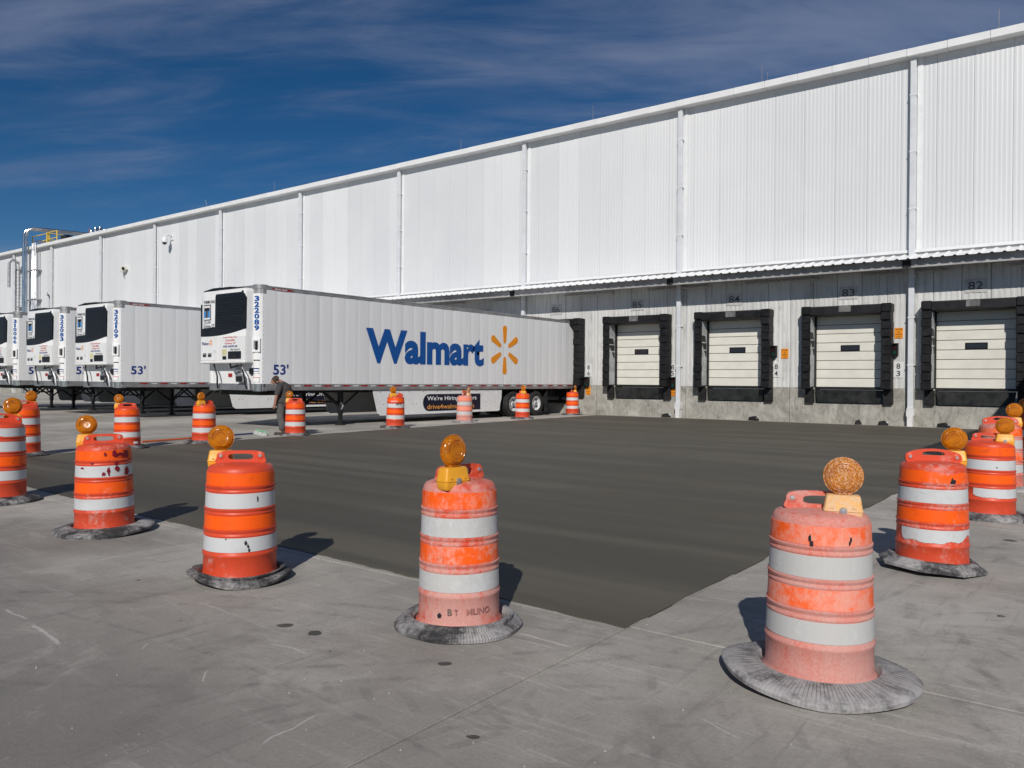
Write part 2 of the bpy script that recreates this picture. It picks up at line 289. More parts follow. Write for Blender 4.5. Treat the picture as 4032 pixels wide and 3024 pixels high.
plain('logo_blue', (0.02, 0.22, 0.55), 0.4, var=0.02)
plain('navy_panel', (0.006, 0.008, 0.026), 0.45, var=0.05)
plain('grille_black', (0.012, 0.013, 0.017), 0.35, var=0.2)
plain('sign_white', (0.70, 0.70, 0.70), 0.5, var=0.05, dirt=0.25, dirtcol=(0.4, 0.39, 0.37))
plain('sign_grey', (0.52, 0.515, 0.5), 0.6, var=0.1, dirt=0.4, dirtcol=(0.26, 0.25, 0.24))
plain('caution_orange', (0.85, 0.29, 0.012), 0.45, var=0.05)
plain('decal_yellow', (0.66, 0.62, 0.36), 0.5)
plain('tyre', (0.022, 0.022, 0.023), 0.75, var=0.2, dirt=0.4, dirtcol=(0.08, 0.075, 0.07))
plain('rim_white', (0.62, 0.63, 0.63), 0.4, var=0.08, dirt=0.35, dirtcol=(0.3, 0.29, 0.27))
plain('hose_black', (0.015, 0.015, 0.016), 0.45)
plain('rail_yellow', (0.78, 0.55, 0.10), 0.5, var=0.08)
plain('lamp_white', (0.62, 0.62, 0.6), 0.4, var=0.05)
plain('roof_grey', (0.5, 0.5, 0.5), 0.8)
plain('rust_red', (0.30, 0.10, 0.07), 0.7, var=0.2)
plain('green_lens', (0.006, 0.05, 0.036), 0.25)
plain('red_lens', (0.035, 0.004, 0.004), 0.25)
plain('marker_red', (0.34, 0.015, 0.02), 0.3, var=0.08)
plain('marker_silver', (0.62, 0.62, 0.62), 0.3, var=0.08)
plain('marker_lamp', (0.7, 0.13, 0.02), 0.25)
plain('skin', (0.34, 0.17, 0.115), 0.55, var=0.06, scale=9)
plain('shirt', (0.062, 0.06, 0.058), 0.9, var=0.12, scale=9)
plain('trousers', (0.105, 0.103, 0.10), 0.9, var=0.15, scale=8, dirt=0.5, dirtcol=(0.2, 0.195, 0.19))
plain('shoe', (0.10, 0.09, 0.08), 0.8, var=0.2, scale=12)
plain('cap_brown', (0.055, 0.035, 0.028), 0.85, var=0.1)
plain('cap_tan', (0.42, 0.22, 0.13), 0.85, var=0.1)
plain('hair', (0.03, 0.02, 0.016), 0.8)
plain('pole_orange', (0.55, 0.11, 0.03), 0.5)
plain('pole_blue', (0.015, 0.03, 0.13), 0.4)
plain('brush_green', (0.22, 0.52, 0.30), 0.7, var=0.1)
plain('brush_white', (0.6, 0.6, 0.56), 0.8, var=0.1)
plain('joint_filler', (0.075, 0.07, 0.066), 0.95, var=0.2)
plain('patch_grey', (0.17, 0.168, 0.165), 0.6, var=0.2, scale=4)
plain('grit_grey', (0.36, 0.345, 0.32), 0.9, var=0.2)
plain('earth', (0.20, 0.19, 0.175), 0.95, var=0.15, scale=0.2)
plain('peel_grey', (0.36, 0.35, 0.33), 0.8, var=0.1, scale=20)

# ------------------------------------------------------------------ mesh helper
class MB:
    def __init__(s): s.v = []; s.f = []
    def add(s, vs, fs):
        o = len(s.v); s.v += [tuple(v) for v in vs]; s.f += [tuple(i+o for i in f) for f in fs]; return s
    def box(s, x0, x1, y0, y1, z0, z1, bev=0.0):
        if x0 > x1: x0, x1 = x1, x0
        if y0 > y1: y0, y1 = y1, y0
        if z0 > z1: z0, z1 = z1, z0
        if bev <= 0:
            return s.add([(x0,y0,z0),(x1,y0,z0),(x1,y1,z0),(x0,y1,z0),(x0,y0,z1),(x1,y0,z1),(x1,y1,z1),(x0,y1,z1)],
                [(0,3,2,1),(4,5,6,7),(0,1,5,4),(1,2,6,5),(2,3,7,6),(3,0,4,7)])
        b = min(bev, (x1-x0)/2.01, (y1-y0)/2.01, (z1-z0)/2.01); bm = bmesh.new()
        bmesh.ops.create_cube(bm, size=1.0)
        bmesh.ops.scale(bm, vec=(x1-x0, y1-y0, z1-z0), verts=bm.verts); bmesh.ops.translate(bm, vec=((x0+x1)/2, (y0+y1)/2, (z0+z1)/2), verts=bm.verts)
        bmesh.ops.bevel(bm, geom=list(bm.edges), offset=b, segments=1, affect='EDGES'); bm.verts.index_update()
        s.add([v.co.copy() for v in bm.verts], [[v.index for v in f.verts] for f in bm.faces]); bm.free(); return s
    def tube(s, pts, r, n=10, cap=True, r2=None):
        pts = [Vector(p) for p in pts]; rings = []; prev = None
        for i, p in enumerate(pts):
            d = (pts[min(i+1, len(pts)-1)]-pts[max(i-1, 0)]).normalized()
            a = Vector((0, 0, 1)) if abs(d.z) < 0.9 else Vector((1, 0, 0))
            if prev is not None: a = prev
            x = (a-d*a.dot(d)).normalized(); y = d.cross(x); prev = x
            rr = r if r2 is None else r+(r2-r)*i/(len(pts)-1)
            rings.append([p+x*rr*math.cos(2*math.pi*k/n)+y*rr*math.sin(2*math.pi*k/n) for k in range(n)])
        vs = [v for g in rings for v in g]; fs = []
        for i in range(len(pts)-1):
            for k in range(n): fs.append((i*n+k, i*n+(k+1) % n, (i+1)*n+(k+1) % n, (i+1)*n+k))
        if cap: fs += [tuple(reversed(range(n))), tuple((len(pts)-1)*n+k for k in range(n))]
        return s.add(vs, fs)
    def lathe(s, prof, n=48, a0=0.0, a1=2*math.pi, cx=0, cy=0, fn=None, axis='z'):
        full = abs(a1-a0-2*math.pi) < 1e-6; m = n if full else n+1; vs = []; fs = []
        for j, (r, z) in enumerate(prof):
            for i in range(m):
                a = a0+(a1-a0)*i/n; rr, zz = (r, z) if fn is None else fn(r, z, a, i, j)
                if axis == 'z': vs.append((cx+rr*math.cos(a), cy+rr*math.sin(a), zz))
                elif axis == 'y': vs.append((cx+rr*math.cos(a), zz, cy+rr*math.sin(a)))
                else: vs.append((zz, cx+rr*math.cos(a), cy+rr*math.sin(a)))
        for j in range(len(prof)-1):
            for i in range(n):
                a, b = j*m+i, j*m+(i+1) % m
                fs.append((a, b, b+m, a+m) if axis != 'y' else (a, a+m, b+m, b))
        return s.add(vs, fs)
    def prism(s, poly, d0, d1, axis='y'):
        n = len(poly)
        def P(u, v, d): return (u, d, v) if axis == 'y' else ((d, u, v) if axis == 'x' else (u, v, d))
        vs = [P(u, v, d0) for u, v in poly]+[P(u, v, d1) for u, v in poly]
        fs = [tuple(range(n)), tuple(range(2*n-1, n-1, -1))]+[(i, i+n, (i+1) % n+n, (i+1) % n) for i in range(n)]
        return s.add(vs, fs)
    def plate_hole(s, outer, inner, d0, d1):
        n = len(outer); vs = []
        for d in (d0, d1): vs += [(u, d, v) for u, v in outer]+[(u, d, v) for u, v in inner]
        fs = []
        for i in range(n):
            j = (i+1) % n
            fs += [(i, j, n+j, n+i), (2*n+i, 3*n+i, 3*n+j, 2*n+j), (i, 2*n+i, 2*n+j, j), (n+i, n+j, 3*n+j, 3*n+i)]
        return s.add(vs, fs)
    def mesh(s, name, mat, smooth=None, fix=True):
        me = bpy.data.meshes.new(name); me.from_pydata(s.v, [], s.f); me.validate()
        if fix:
            bm = bmesh.new(); bm.from_mesh(me); bmesh.ops.recalc_face_normals(bm, faces=bm.faces); bm.to_mesh(me); bm.free()
        me.materials.append(M[mat])
        if smooth:
            me.polygons.foreach_set('use_smooth', [True]*len(me.polygons)); me.set_sharp_from_angle(angle=R(smooth))
        me.update(); return me
    def build(s, name, mat, parent=None, smooth=None, fix=True): return link(name, s.mesh(name, mat, smooth, fix), parent)

def link(name, data, parent=None, loc=None, rot=None, scale=None):
    o = bpy.data.objects.new(name, data); COL.objects.link(o)
    if parent is not None: o.parent = parent
    if loc is not None: o.location = loc
    if rot is not None: o.rotation_euler = rot
    if scale is not None: o.scale = scale
    return o
def empty(name, loc=(0, 0, 0), rz=0.0):
    o = link(name, None, None, loc, (0, 0, rz)); o.empty_display_size = 0.2; return o
def tag(o, label, cat, group=None):
    o['label'] = label; o['category'] = cat
    if group: o['group'] = group
    return o
def struct(o): o['kind'] = 'structure'; return o
KIDS = {}
def copy_tree(o, parent=None):
    c = o.copy(); COL.objects.link(c); c.parent = parent
    for ch in list(o.children): copy_tree(ch, c)
    return c
TCACHE = {}
def text_mesh(txt, mat, w, h, bold=0.0, depth=0.003, align='C', mirror=False):
    key = (txt, mat, w, h, bold, align, mirror)
    if key in TCACHE: return TCACHE[key]
    c = bpy.data.curves.new('lettering', 'FONT'); c.body = txt; c.size = 1.0; c.offset = bold; c.extrude = 0.0; c.resolution_u = 3; c.fill_mode = 'FRONT'
    if '\n' in txt: c.align_x = 'CENTER'
    o = bpy.data.objects.new('tmp', c); COL.objects.link(o)
    me = bpy.data.meshes.new_from_object(o); bpy.data.objects.remove(o)
    xs = [v.co.x for v in me.vertices]; ys = [v.co.y for v in me.vertices]
    x0, x1, y0, y1 = min(xs), max(xs), min(ys), max(ys)
    sy = h/(y1-y0); sx = w/(x1-x0) if w else sy
    for v in me.vertices:
        u = (v.co.x-(x0+x1)/2)*sx; v.co = Vector((-u if mirror else u, (v.co.y-(y0+y1)/2)*sy, 0))
    if mirror: me.flip_normals()
    me.materials.clear(); me.materials.append(M[mat]); me.name = 'lettering'; TCACHE[key] = me; return me
RX = Matrix(((0, 0, 1), (1, 0, 0), (0, 1, 0)))      # text facing +X
RYF = Matrix(((1, 0, 0), (0, 0, -1), (0, 1, 0)))    # text facing -Y
def lettering(parent, txt, mat, pos, w, h, face='y', bold=0.0, mirror=False, name='lettering'):
    o = link(name, text_mesh(txt, mat, w, h, bold, mirror=mirror), parent)
    m = (RX if face == 'x' else RYF).to_4x4(); m.translation = Vector(pos); o.matrix_local = m; return o

# ------------------------------------------------------------------ ground
WY = 29.412
g = MB().add([(-1500, -900, -0.16), (1500, -900, -0.16), (1500, 1500, -0.16), (-1500, 1500, -0.16)], [(0, 1, 2, 3)]).build('ground', 'earth'); struct(g)
yard = struct(MB().box(-95, 26, -26, WY, -0.155, -0.022).build('yard_base', 'joint_filler'))
XJ = [-2.25+4.1*k for k in range(-23, 7)]; YJ = [4.12+5.06*k for k in range(-6, 5)]+[WY-0.004]
slab_cache = {}
for i in range(len(XJ)-1):
    for j in range(len(YJ)-1):
        x0, x1, y0, y1 = XJ[i], XJ[i+1], YJ[j], YJ[j+1]
        k = (round(y1-y0, 2))
        if k not in slab_cache:
            w, d = (x1-x0)/2, (y1-y0)/2; gp = 0.005
            slab_cache[k] = MB().box(-w+gp, w-gp, -d+gp, d-gp, -0.024, 0.0, 0.0025).mesh('concrete_slab', 'apron')
        link('concrete_slab', slab_cache[k], yard, ((x0+x1)/2, (y0+y1)/2, random.uniform(-0.0012, 0.0)))
# the freshly poured slab, rough edged
edge = []
def run(a, b, n, amp):
    for i in range(n):
        t = i/n; x = a[0]+(b[0]-a[0])*t; y = a[1]+(b[1]-a[1])*t
        nrm = Vector((b[1]-a[1], a[0]-b[0])).normalized()
        e = amp*(math.sin(t*n*0.9)*0.5+random.uniform(-1, 1)*0.7) if i else 0
        edge.append((x+nrm.x*e, y+nrm.y*e))
key = [(-2.256, 4.07), (-2.25, 28.80), (-17.33, 28.76), (-16.86, 19.1), (-16.3, 12.1), (-16.0, 8.1), (-15.5, 5.4), (-15.1, 4.62), (-11.4, 4.42), (-8.1, 4.24), (-5.0, 4.2)]
ns = [120, 40, 60, 50, 30, 20, 8, 40, 40, 40, 50]
for i, k in enumerate(key): run(k, key[(i+1) % len(key)], ns[i], 0.010)
struct(MB().prism(edge, -0.02, 0.005, 'z').build('fresh_concrete_slab', 'fresh'))

# loose grit on the old concrete and crumbs along the slab edge
gm = MB(); rg = random.Random(5)
def crumb(x, y, r):
    vs = [(x+r*rg.uniform(.6, 1.1)*math.cos(a), y+r*rg.uniform(.6, 1.1)*math.sin(a), 0.0) for a in (0, 1.26, 2.51, 3.77, 5.03)]+[(x+r*rg.uniform(-.3, .3), y+r*rg.uniform(-.3, .3), r*rg.uniform(.7, 1.2))]
    gm.add(vs, [(k, (k+1) % 5, 5) for k in range(5)]+[(4, 3, 2, 1, 0)])
for _ in range(260): crumb(rg.uniform(-7, 1.5), rg.uniform(1.2, 3.9), rg.choice((.003, .004, .005, .008)))
for _ in range(160): crumb(rg.uniform(-2.1, 1.5), rg.uniform(4.2, 10), rg.choice((.003, .005, .007)))
for _ in range(220):
    if rg.random() < .5: crumb(-2.22+abs(rg.gauss(0, .05)), rg.uniform(4.1, 12), rg.uniform(.003, .008))
    else: x = rg.uniform(-9, -2.2); crumb(x, 4.07-0.03*(x+2.2)-abs(rg.gauss(0, .05)), rg.uniform(.003, .008))
o = gm.build('loose_grit', 'grit_grey'); o['kind'] = 'stuff'; o['label'] = 'loose pale grit and crumbs scattered on the old concrete'; o['category'] = 'grit'

# ------------------------------------------------------------------ warehouse
WH = empty('warehouse', (-35, WY, 0)); tag(WH, 'long white ribbed metal warehouse with black loading dock doors and a narrow canopy', 'warehouse')
def wpart(mb, name, mat, parent=None, smooth=None): o = mb.build(name, mat, None, smooth); o.parent = parent or WH; o.matrix_parent_inverse = Matrix.Translation((35, -WY, 0)) if (parent or WH) is WH else Matrix(); return o
XL, XR = -92.0, 14.0; PW = 1.0773
def ribbed(w, z0, z1, ribs, depth=0.009, th=0.06, gap=0.004):
    pr = [(-w/2+gap, 0.0)]; pitch = w/ribs
    for i in range(ribs):
        c = -w/2+(i+0.5)*pitch
        pr += [(c-pitch*0.30, 0.0), (c-pitch*0.17, -depth), (c+pitch*0.17, -depth), (c+pitch*0.30, 0.0)]
    pr += [(w/2-gap, 0.0)]
    pr = [(-w/2+gap, th)]+pr+[(w/2-gap, th)]
    n = len(pr); vs = [(x, y, z0) for x, y in pr]+[(x, y, z1) for x, y in pr]
    fs = [(i, i+1, n+i+1, n+i) for i in range(n-1)]+[tuple(range(n)), tuple(range(2*n-1, n-1, -1)), (n-1, 0, n, 2*n-1)]
    return MB().add(vs, fs)
up_mesh = ribbed(PW, 5.75, 12.40, 8, 0.0045).mesh('wall_panel', 'wall')
nP = int((XR-XL)/PW)
for i in range(nP): link('wall_panel', up_mesh, WH, (XL+(i+0.5)*PW+35, 0, 0))
wpart(MB().box(XL, XR, WY+0.07, WY+0.3, 5.4, 12.3), 'inner_wall', 'wall')
wpart(MB().box(XL, XR, WY-0.3, WY+60, 12.37, 12.5), 'roof_deck', 'roof_grey')
# roof edge fascia: one piece after another
FW = 1.2; nF = int((XR-XL)/FW)
fm = MB().box(-FW/2+0.004, FW/2-0.004, -0.40, 0.0, 12.355, 12.61, 0.012).mesh('fascia_panel', 'gutter_white')
for i in range(nF): link('fascia_panel', fm, WH, (XL+(i+0.5)*FW+35, random.uniform(-0.003, 0.003), random.uniform(-0.004, 0.004)))
# flashing above the canopy
wpart(MB().box(XL, XR, WY-0.09, WY-0.018, 5.835, 5.94, 0.006), 'flashing', 'trim_white')
# downspouts
SPX = [-77.9, -70.4, -61.95, -54.0, -45.9, -37.8, -29.7, -21.6, -13.86, -5.42, 2.7, 10.8]
def spout(x, full):
    s = empty('downspout', (0, 0, 0)); s.parent = WH; s.location = (x+35, 0, 0)
    z0 = 0.02
    lo = 0.34 if full else 0.34
    MB().box(-0.09, 0.09, -0.23, -0.09, lo, 12.37, 0.012).build('pipe', 'spout_white', s)
    if full:
        MB().prism([(-0.09, 0.62), (-0.115, 0.5), (-0.115, 0.36), (-0.085, 0.30), (-0.085, 0.0), (0.085, 0.0), (0.085, 0.30), (0.115, 0.36), (0.115, 0.5), (0.09, 0.62)], -0.26, -0.03).build('boot', 'sign_white', s)
    for z in (2.05, 3.65, 5.05, 7.3, 9.2, 11.1):
        MB().box(-0.105, 0.115, -0.243, -0.01, z-0.02, z+0.02, 0.004).build('strap', 'trim_white', s)
    MB().box(0.10, 0.27, -0.035, -0.016, 5.95, 12.36, 0.004).build('closure_strip', 'trim_white', s)
for x in SPX: spout(x, True)
# dock doors, lower wall
DC = [4.9, 0.78, -3.55, -7.43, -11.55, -15.68, -19.80, -23.95, -28.1, -32.25, -36.4, -40.5, -44.6, -48.7, -52.8, -56.9]
DLO = -60.5
low_cache = {}
def low_panel(x0, x1, z0, z1):
    w = x1-x0; k = (round(w, 3), z0, z1)
    if k not in low_cache: low_cache[k] = ribbed(w, z0, z1, max(2, round(w/0.17)), 0.008, 0.05, 0.008).mesh('lower_wall_panel', 'dirty')
    link('lower_wall_panel', low_cache[k], WH, ((x0+x1)/2+35, 0.0, 0))
HO = 1.24
for c in DC:
    for i in range(3):
        a = c-HO+i*2*HO/3; low_panel(a, a+2*HO/3, 3.92, 5.5)
ds = sorted(DC)
spans = [(ds[i]+HO, ds[i+1]-HO) for i in range(len(ds)-1)]+[(DLO, ds[0]-HO), (ds[-1]+HO, XR)]
for a, b in spans:
    n = max(1, round((b-a)/0.83))
    for i in range(n): low_panel(a+(b-a)*i/n, a+(b-a)*(i+1)/n, 1.27, 5.5)
nP2 = int((DLO-XL)/PW); lm = ribbed(PW, 1.27, 5.75, 6).mesh('wall_panel', 'wall')
for i in range(nP2): link('wall_panel', lm, WH, (DLO-(i+0.5)*PW+35, 0, 0))
wpart(MB().box(XL, XR, WY+0.62, WY+0.8, 1.2, 5.5), 'inner_wall', 'jamb_grey')
# concrete dock base, poured in lengths with leveller pits
for i, c in enumerate(ds):
    lo = (ds[i-1]+c)/2 if i else XL; hi = (ds[i+1]+c)/2 if i < len(ds)-1 else XR
    wpart(MB().box(lo+0.006, c-1.16, WY-0.03, WY+0.6, -0.02, 1.265, 0.008), 'dock_base', 'dock')
    wpart(MB().box(c+1.16, hi-0.006, WY-0.03, WY+0.6, -0.02, 1.265, 0.008), 'dock_base', 'dock')
    wpart(MB().box(c-1.158, c+1.158, WY-0.022, WY+0.6, -0.02, 0.70, 0.006), 'dock_base', 'dock')

# one dock door set, copied
def door_proto():
    d = empty('dock_door'); ph = 0.318
    pm = MB().box(-1.16, 1.16, 0.15, 0.20, 0.009, ph-0.009, 0.008).mesh('door_panel', 'door_cream')
    for k in range(9): link('door_panel', pm, d, (0, 0.0, 1.285+k*ph))
    MB().box(-1.19, 1.19, 0.17, 0.23, 1.28, 4.15).build('door_core', 'vinyl_black', d)
    MB().box(-0.32, 0.32, 0.128, 0.152, 2.565, 2.785, 0.008).build('window_frame', 'vinyl_black', d)
    MB().box(-0.28, 0.28, 0.118, 0.13, 2.60, 2.75).build('window_pane', 'glass_dark', d)
    for s_ in (-1, 1):
        t = MB().box(s_*1.155, s_*1.25, 0.02, 0.25, 1.27, 3.98)
        for k in range(12): t.box(s_*1.18, s_*1.20, 0.008, 0.022, 1.4+k*0.21, 1.43+k*0.21)
        t.build('door_track', 'vinyl_black', d)
    MB().box(-1.25, 1.25, 0.02, 0.25, 3.86, 4.1).build('door_lintel', 'vinyl_black', d)
    MB().box(-1.15, 1.15, -0.02, 0.55, 1.215, 1.275, 0.006).build('leveller_plate', 'steel_black', d)
    MB().prism([(-1.12, 1.19), (1.12, 1.19), (1.05, 0.74), (-1.05, 0.74)], -0.085, 0.1).build('leveller_lip', 'steel_black', d)
    for s_ in (-1, 1):
        b = MB().box(s_*1.16, s_*1.46, -0.17, -0.03, 0.72, 1.21, 0.012)
        for k in range(4): b.box(s_*1.19, s_*1.43, -0.18, -0.165, 0.77+k*0.11, 0.85+k*0.11)
        b.build('dock_bumper', 'rubber_black', d)
    return d
def shelter_proto():
    d = empty('dock_shelter'); ph = 0.292
    pm = {}
    for s_ in (-1, 1):
        pm[s_] = MB().box(s_*1.17, s_*1.48, -0.5, -0.02, 0.0, ph-0.012, 0.02)
        pm[s_].box(s_*1.185, s_*1.465, -0.515, -0.49, 0.02, ph-0.03, 0.008)
        pm[s_] = pm[s_].mesh('pleat', 'vinyl_black')
        MB().box(s_*1.19, s_*1.46, -0.47, 0.0, 1.25, 4.0).build('pad_core', 'vinyl_black', d)
        MB().box(s_*1.165, s_*1.185, -0.42, 0.02, 1.3, 3.9).build('inner_flap', 'jamb_grey', d)
        for k in range(10):
            link('pleat', pm[s_], d, (random.uniform(-0.008, 0.008), random.uniform(-0.01, 0.01), 1.225+k*ph), (random.uniform(-0.03, 0.01), random.uniform(-0.01, 0.01), random.uniform(-0.015, 0.015)))
    MB().prism([(-0.02, 4.13), (-0.36, 4.15), (-0.50, 4.10), (-0.525, 3.85), (-0.40, 3.80), (-0.02, 3.84)], -1.16, 1.16, 'x').build('head_curtain', 'vinyl_black', d, 40)
    MB().box(-0.2, 0.2, -0.545, -0.49, 3.90, 4.12, 0.01).build('centre_patch', 'patch_grey', d)
    for s_ in (-1, 1):
        MB().box(s_*1.16, s_*1.49, -0.528, -0.02, 3.86, 4.155, 0.03).build('corner_cap', 'vinyl_black', d)
    return d
dp, sp_ = door_proto(), shelter_proto()
for i, c in enumerate(DC):
    a = dp if i == 0 else copy_tree(dp); a.parent = WH; a.location = (c+35, 0, 0)
    b = sp_ if i == 0 else copy_tree(sp_); b.parent = WH; b.location = (c+34.97, 0, 0)
# canopy
CX0, CX1 = -60.5, 13.5
can = empty('canopy'); can.parent = WH
RW = 1.0; nR = int((CX1-CX0)/RW)
pr = [(-0.5, 0.0)]
for k in range(3):
    c = -0.5+(k+0.5)/3; pr += [(c-0.06, 0), (c-0.028, 0.034), (c+0.028, 0.034), (c+0.06, 0)]
pr += [(0.5, 0.0)]
n = len(pr); rv = []
for (yy, zz) in ((-0.03, 5.775), (-1.26, 5.475)):
    for dz in (0.0, -0.012): rv += [(x, yy, zz+z+dz) for x, z in pr]
rf = []
for i in range(n-1):
    rf += [(i, i+1, 2*n+i+1, 2*n+i), (n+i, 3*n+i, 3*n+i+1, n+i+1), (2*n+i, 2*n+i+1, 3*n+i+1, 3*n+i), (i, n+i, n+i+1, i+1)]
rf += [(0, 2*n, 3*n, n), (n-1, 2*n-1, 4*n-1, 3*n-1)]
rm = MB().add(rv, rf).mesh('roof_sheet', 'canopy_white')
for i in range(nR): link('roof_sheet', rm, can, (CX0+(i+0.5)*RW+35, 0, 0))
bx = sorted([x for x in SPX if CX0 < x < CX1]+[CX0, CX1])
for a, b in zip(bx[:-1], bx[1:]):
    a0, b0 = a+35+0.03, b+35-0.03
    MB().box(a0, b0, -1.0, -0.97, 5.215, 5.49).build('beam_web', 'flange_grey', can)
    MB().box(a0, b0, -0.97, -0.86, 5.215, 5.235).build('beam_flange', 'flange_grey', can)
    MB().box(a0, b0, -0.07, -0.02, 5.5, 5.83).build('ledger', 'canopy_steel', can)
    nb = max(2, int((b-a)/2.0))
    for k in range(nb+1):
        x = a0+0.1+(b0-a0-0.2)*k/nb
        MB().prism([(-0.95, 5.42), (-0.95, 5.32), (-0.03, 5.55), (-0.03, 5.66)], x-0.03, x+0.03, 'x').build('rafter', 'canopy_steel', can)
for x in SPX:
    if CX0 < x < CX1:
        q = MB().box(x+35-0.13, x+35+0.13, -1.012, -0.99, 5.23, 5.46)
        for sx in (-0.1, 0.1):
            for sz in (5.29, 5.34, 5.39): q.box(x+35+sx-0.018, x+35+sx+0.018, -1.024, -1.0, sz-0.014, sz+0.014)
        q.build('splice_plate', 'chassis_black', can)
# signs, lamps and small fittings on the wall
def plate(name, w, h, mat, loc, label, cat, group=None, th=0.012):
    o = empty(name, loc); MB().box(-w/2, w/2, -th, 0.012, -h/2, h/2, 0.002).build('plate', mat, o); return tag(o, label, cat, group)
FY = WY-0.010
WORD = dict(zip(range(80, 93), 'eighty eighty-one eighty-two eighty-three eighty-four eighty-five eighty-six eighty-seven eighty-eight eighty-nine ninety ninety-one ninety-two'.split()))
def near_dock(x): return WORD[80+min(range(len(DC)), key=lambda i: abs(DC[i]-x))]
for num, c in zip((80, 81, 82, 83, 84, 85, 86, 87, 88), (4.9, 0.78, -3.57, -7.47, -11.63, -15.81, -19.89, -24.0, -28.1)):
    o = plate('dock_number_sign', 0.62, 0.46, 'sign_grey', (c, FY-0.002, 4.62), f'grey wall plate with dark numerals {WORD[num]} above the dock door', 'sign', 'numerals above the dock doors')
    lettering(o, str(num), 'digit_grey', (0, -0.0145, 0.0), 0.42, 0.26, bold=0.004)
for num, x in ((81, 2.3), (82, -1.95), (83, -5.83), (84, -9.99), (85, -14.18), (86, -18.15), (87, -22.3)):
    o = plate('dock_marker_sign', 0.30, 0.54, 'sign_white', (x, FY-0.004, 1.9), f'small white upright sign with stacked digits of {WORD[num]} beside the dock shelter', 'sign', 'upright digit signs between the docks')
    lettering(o, str(num)[0], 'text_black', (0, -0.0145, 0.125), 0.12, 0.19, bold=0.01); lettering(o, str(num)[1], 'text_black', (0, -0.0145, -0.125), 0.12, 0.19, bold=0.01)
for x, z, w_, num in ((-18.16, 1.02, .24, 86), (-14.13, 1.04, .24, 85), (-9.68, 2.51, .26, 84), (-5.83, 3.15, .26, 83), (-1.95, 2.5, .26, 82)):
    yy = WY-0.032 if z < 1.27 else FY-0.004
    o = plate('caution_sign', w_, 0.36, 'caution_orange', (x, yy, z), f'small orange sign with mirrored black writing beside dock {WORD[num]}', 'sign', 'orange mirror-writing signs')
    for k, (tt, ww) in enumerate((('MOVE', .19), ('ON', .09), ('GREEN', .2), ('ONLY', .16))):
        lettering(o, tt, 'text_black', (0, -0.0145, 0.125-k*0.083), ww, 0.05, bold=0.01, mirror=True)
for x, z, num, low in ((-18.2, 1.38, 86, 1), (-14.1, 1.38, 85, 1), (-10.06, 2.57, 84, 0), (-5.93, 2.57, 83, 0), (-1.9, 2.0, 82, 0)):
    o = empty('dock_signal_light', (x, WY-0.03 if z < 1.3 else WY-0.012, z))
    MB().box(-0.10, 0.10, -0.17, 0.02, -0.2, 0.2, 0.012).build('case', 'vinyl_black', o)
    MB().prism([(-0.10, 0.2), (0.10, 0.2), (0.115, 0.23), (-0.115, 0.23)], -0.26, 0.0).build('hood', 'vinyl_black', o)
    for k, mt in ((0.09, 'red_lens'), (-0.09, 'green_lens')):
        MB().lathe([(0.0, -0.186), (0.05, -0.182), (0.055, -0.165)], 16, cx=0, cy=k, axis='y').build('lens', mt, o, 40)
    tag(o, f'black signal light box on the wall next to dock {WORD[num]}', 'signal light', 'dock signal lights')
for x0, x1 in ((-27.6, -25.2), (-23.4, -21.9), (-19.40, -16.89), (-15.19, -12.67), (-11.14, -9.84), (-9.79, -8.46), (-6.99, -5.71), (-5.34, -4.32), (-2.6, -0.4)):
    o = empty('strip_light', ((x0+x1)/2, WY-0.15, 5.17)); L = (x1-x0)/2
    MB().box(-L, L, -0.05, 0.05, 0.0, 0.05, 0.01).build('housing', 'galvanised', o)
    MB().tube([(-L+0.03, 0, -0.018), (L-0.03, 0, -0.018)], 0.018, 8).build('tube', 'lamp_white', o, 40)
    for k in (-0.7, 0.7): MB().box(L*k-0.015, L*k+0.015, -0.03, 0.16, 0.03, 0.06).build('bracket', 'galvanised', o)
    tag(o, f'unlit strip light {"long" if x1-x0 > 2 else "short"} under the canopy near dock {near_dock((x0+x1)/2)}', 'light', 'strip lights under the canopy')
for x, zt, tilt in ((-2.98, 13.3, 0), (-10.57, 13.29, 0), (-10.36, 13.0, 0), (-17.93, 13.26, 0), (-25.43, 13.2, 0), (-40.23, 13.22, 0), (-47.35, 13.17, -0.25), (4.6, 13.3, 0)):
    o = empty('lightning_rod', (x, WY-0.2, 12.6)); MB().tube([(0, 0, 0), (tilt, 0, zt-12.6)], 0.012, 6).build('rod', 'aluminium', o); MB().box(-0.06, 0.06, -0.06, 0.06, -0.01, 0.03).build('base', 'galvanised', o)
    tag(o, 'bent thin metal lightning rod on the roof edge' if tilt else ('short thin lightning rod paired with a taller one on the roof edge' if zt == 13.0 else f'thin upright lightning rod on the roof edge above dock {near_dock(x)}' if x > -33 else 'thin upright lightning rod on the roof edge beyond the docks in view'), 'lightning rod', 'lightning rods on the roof edge')
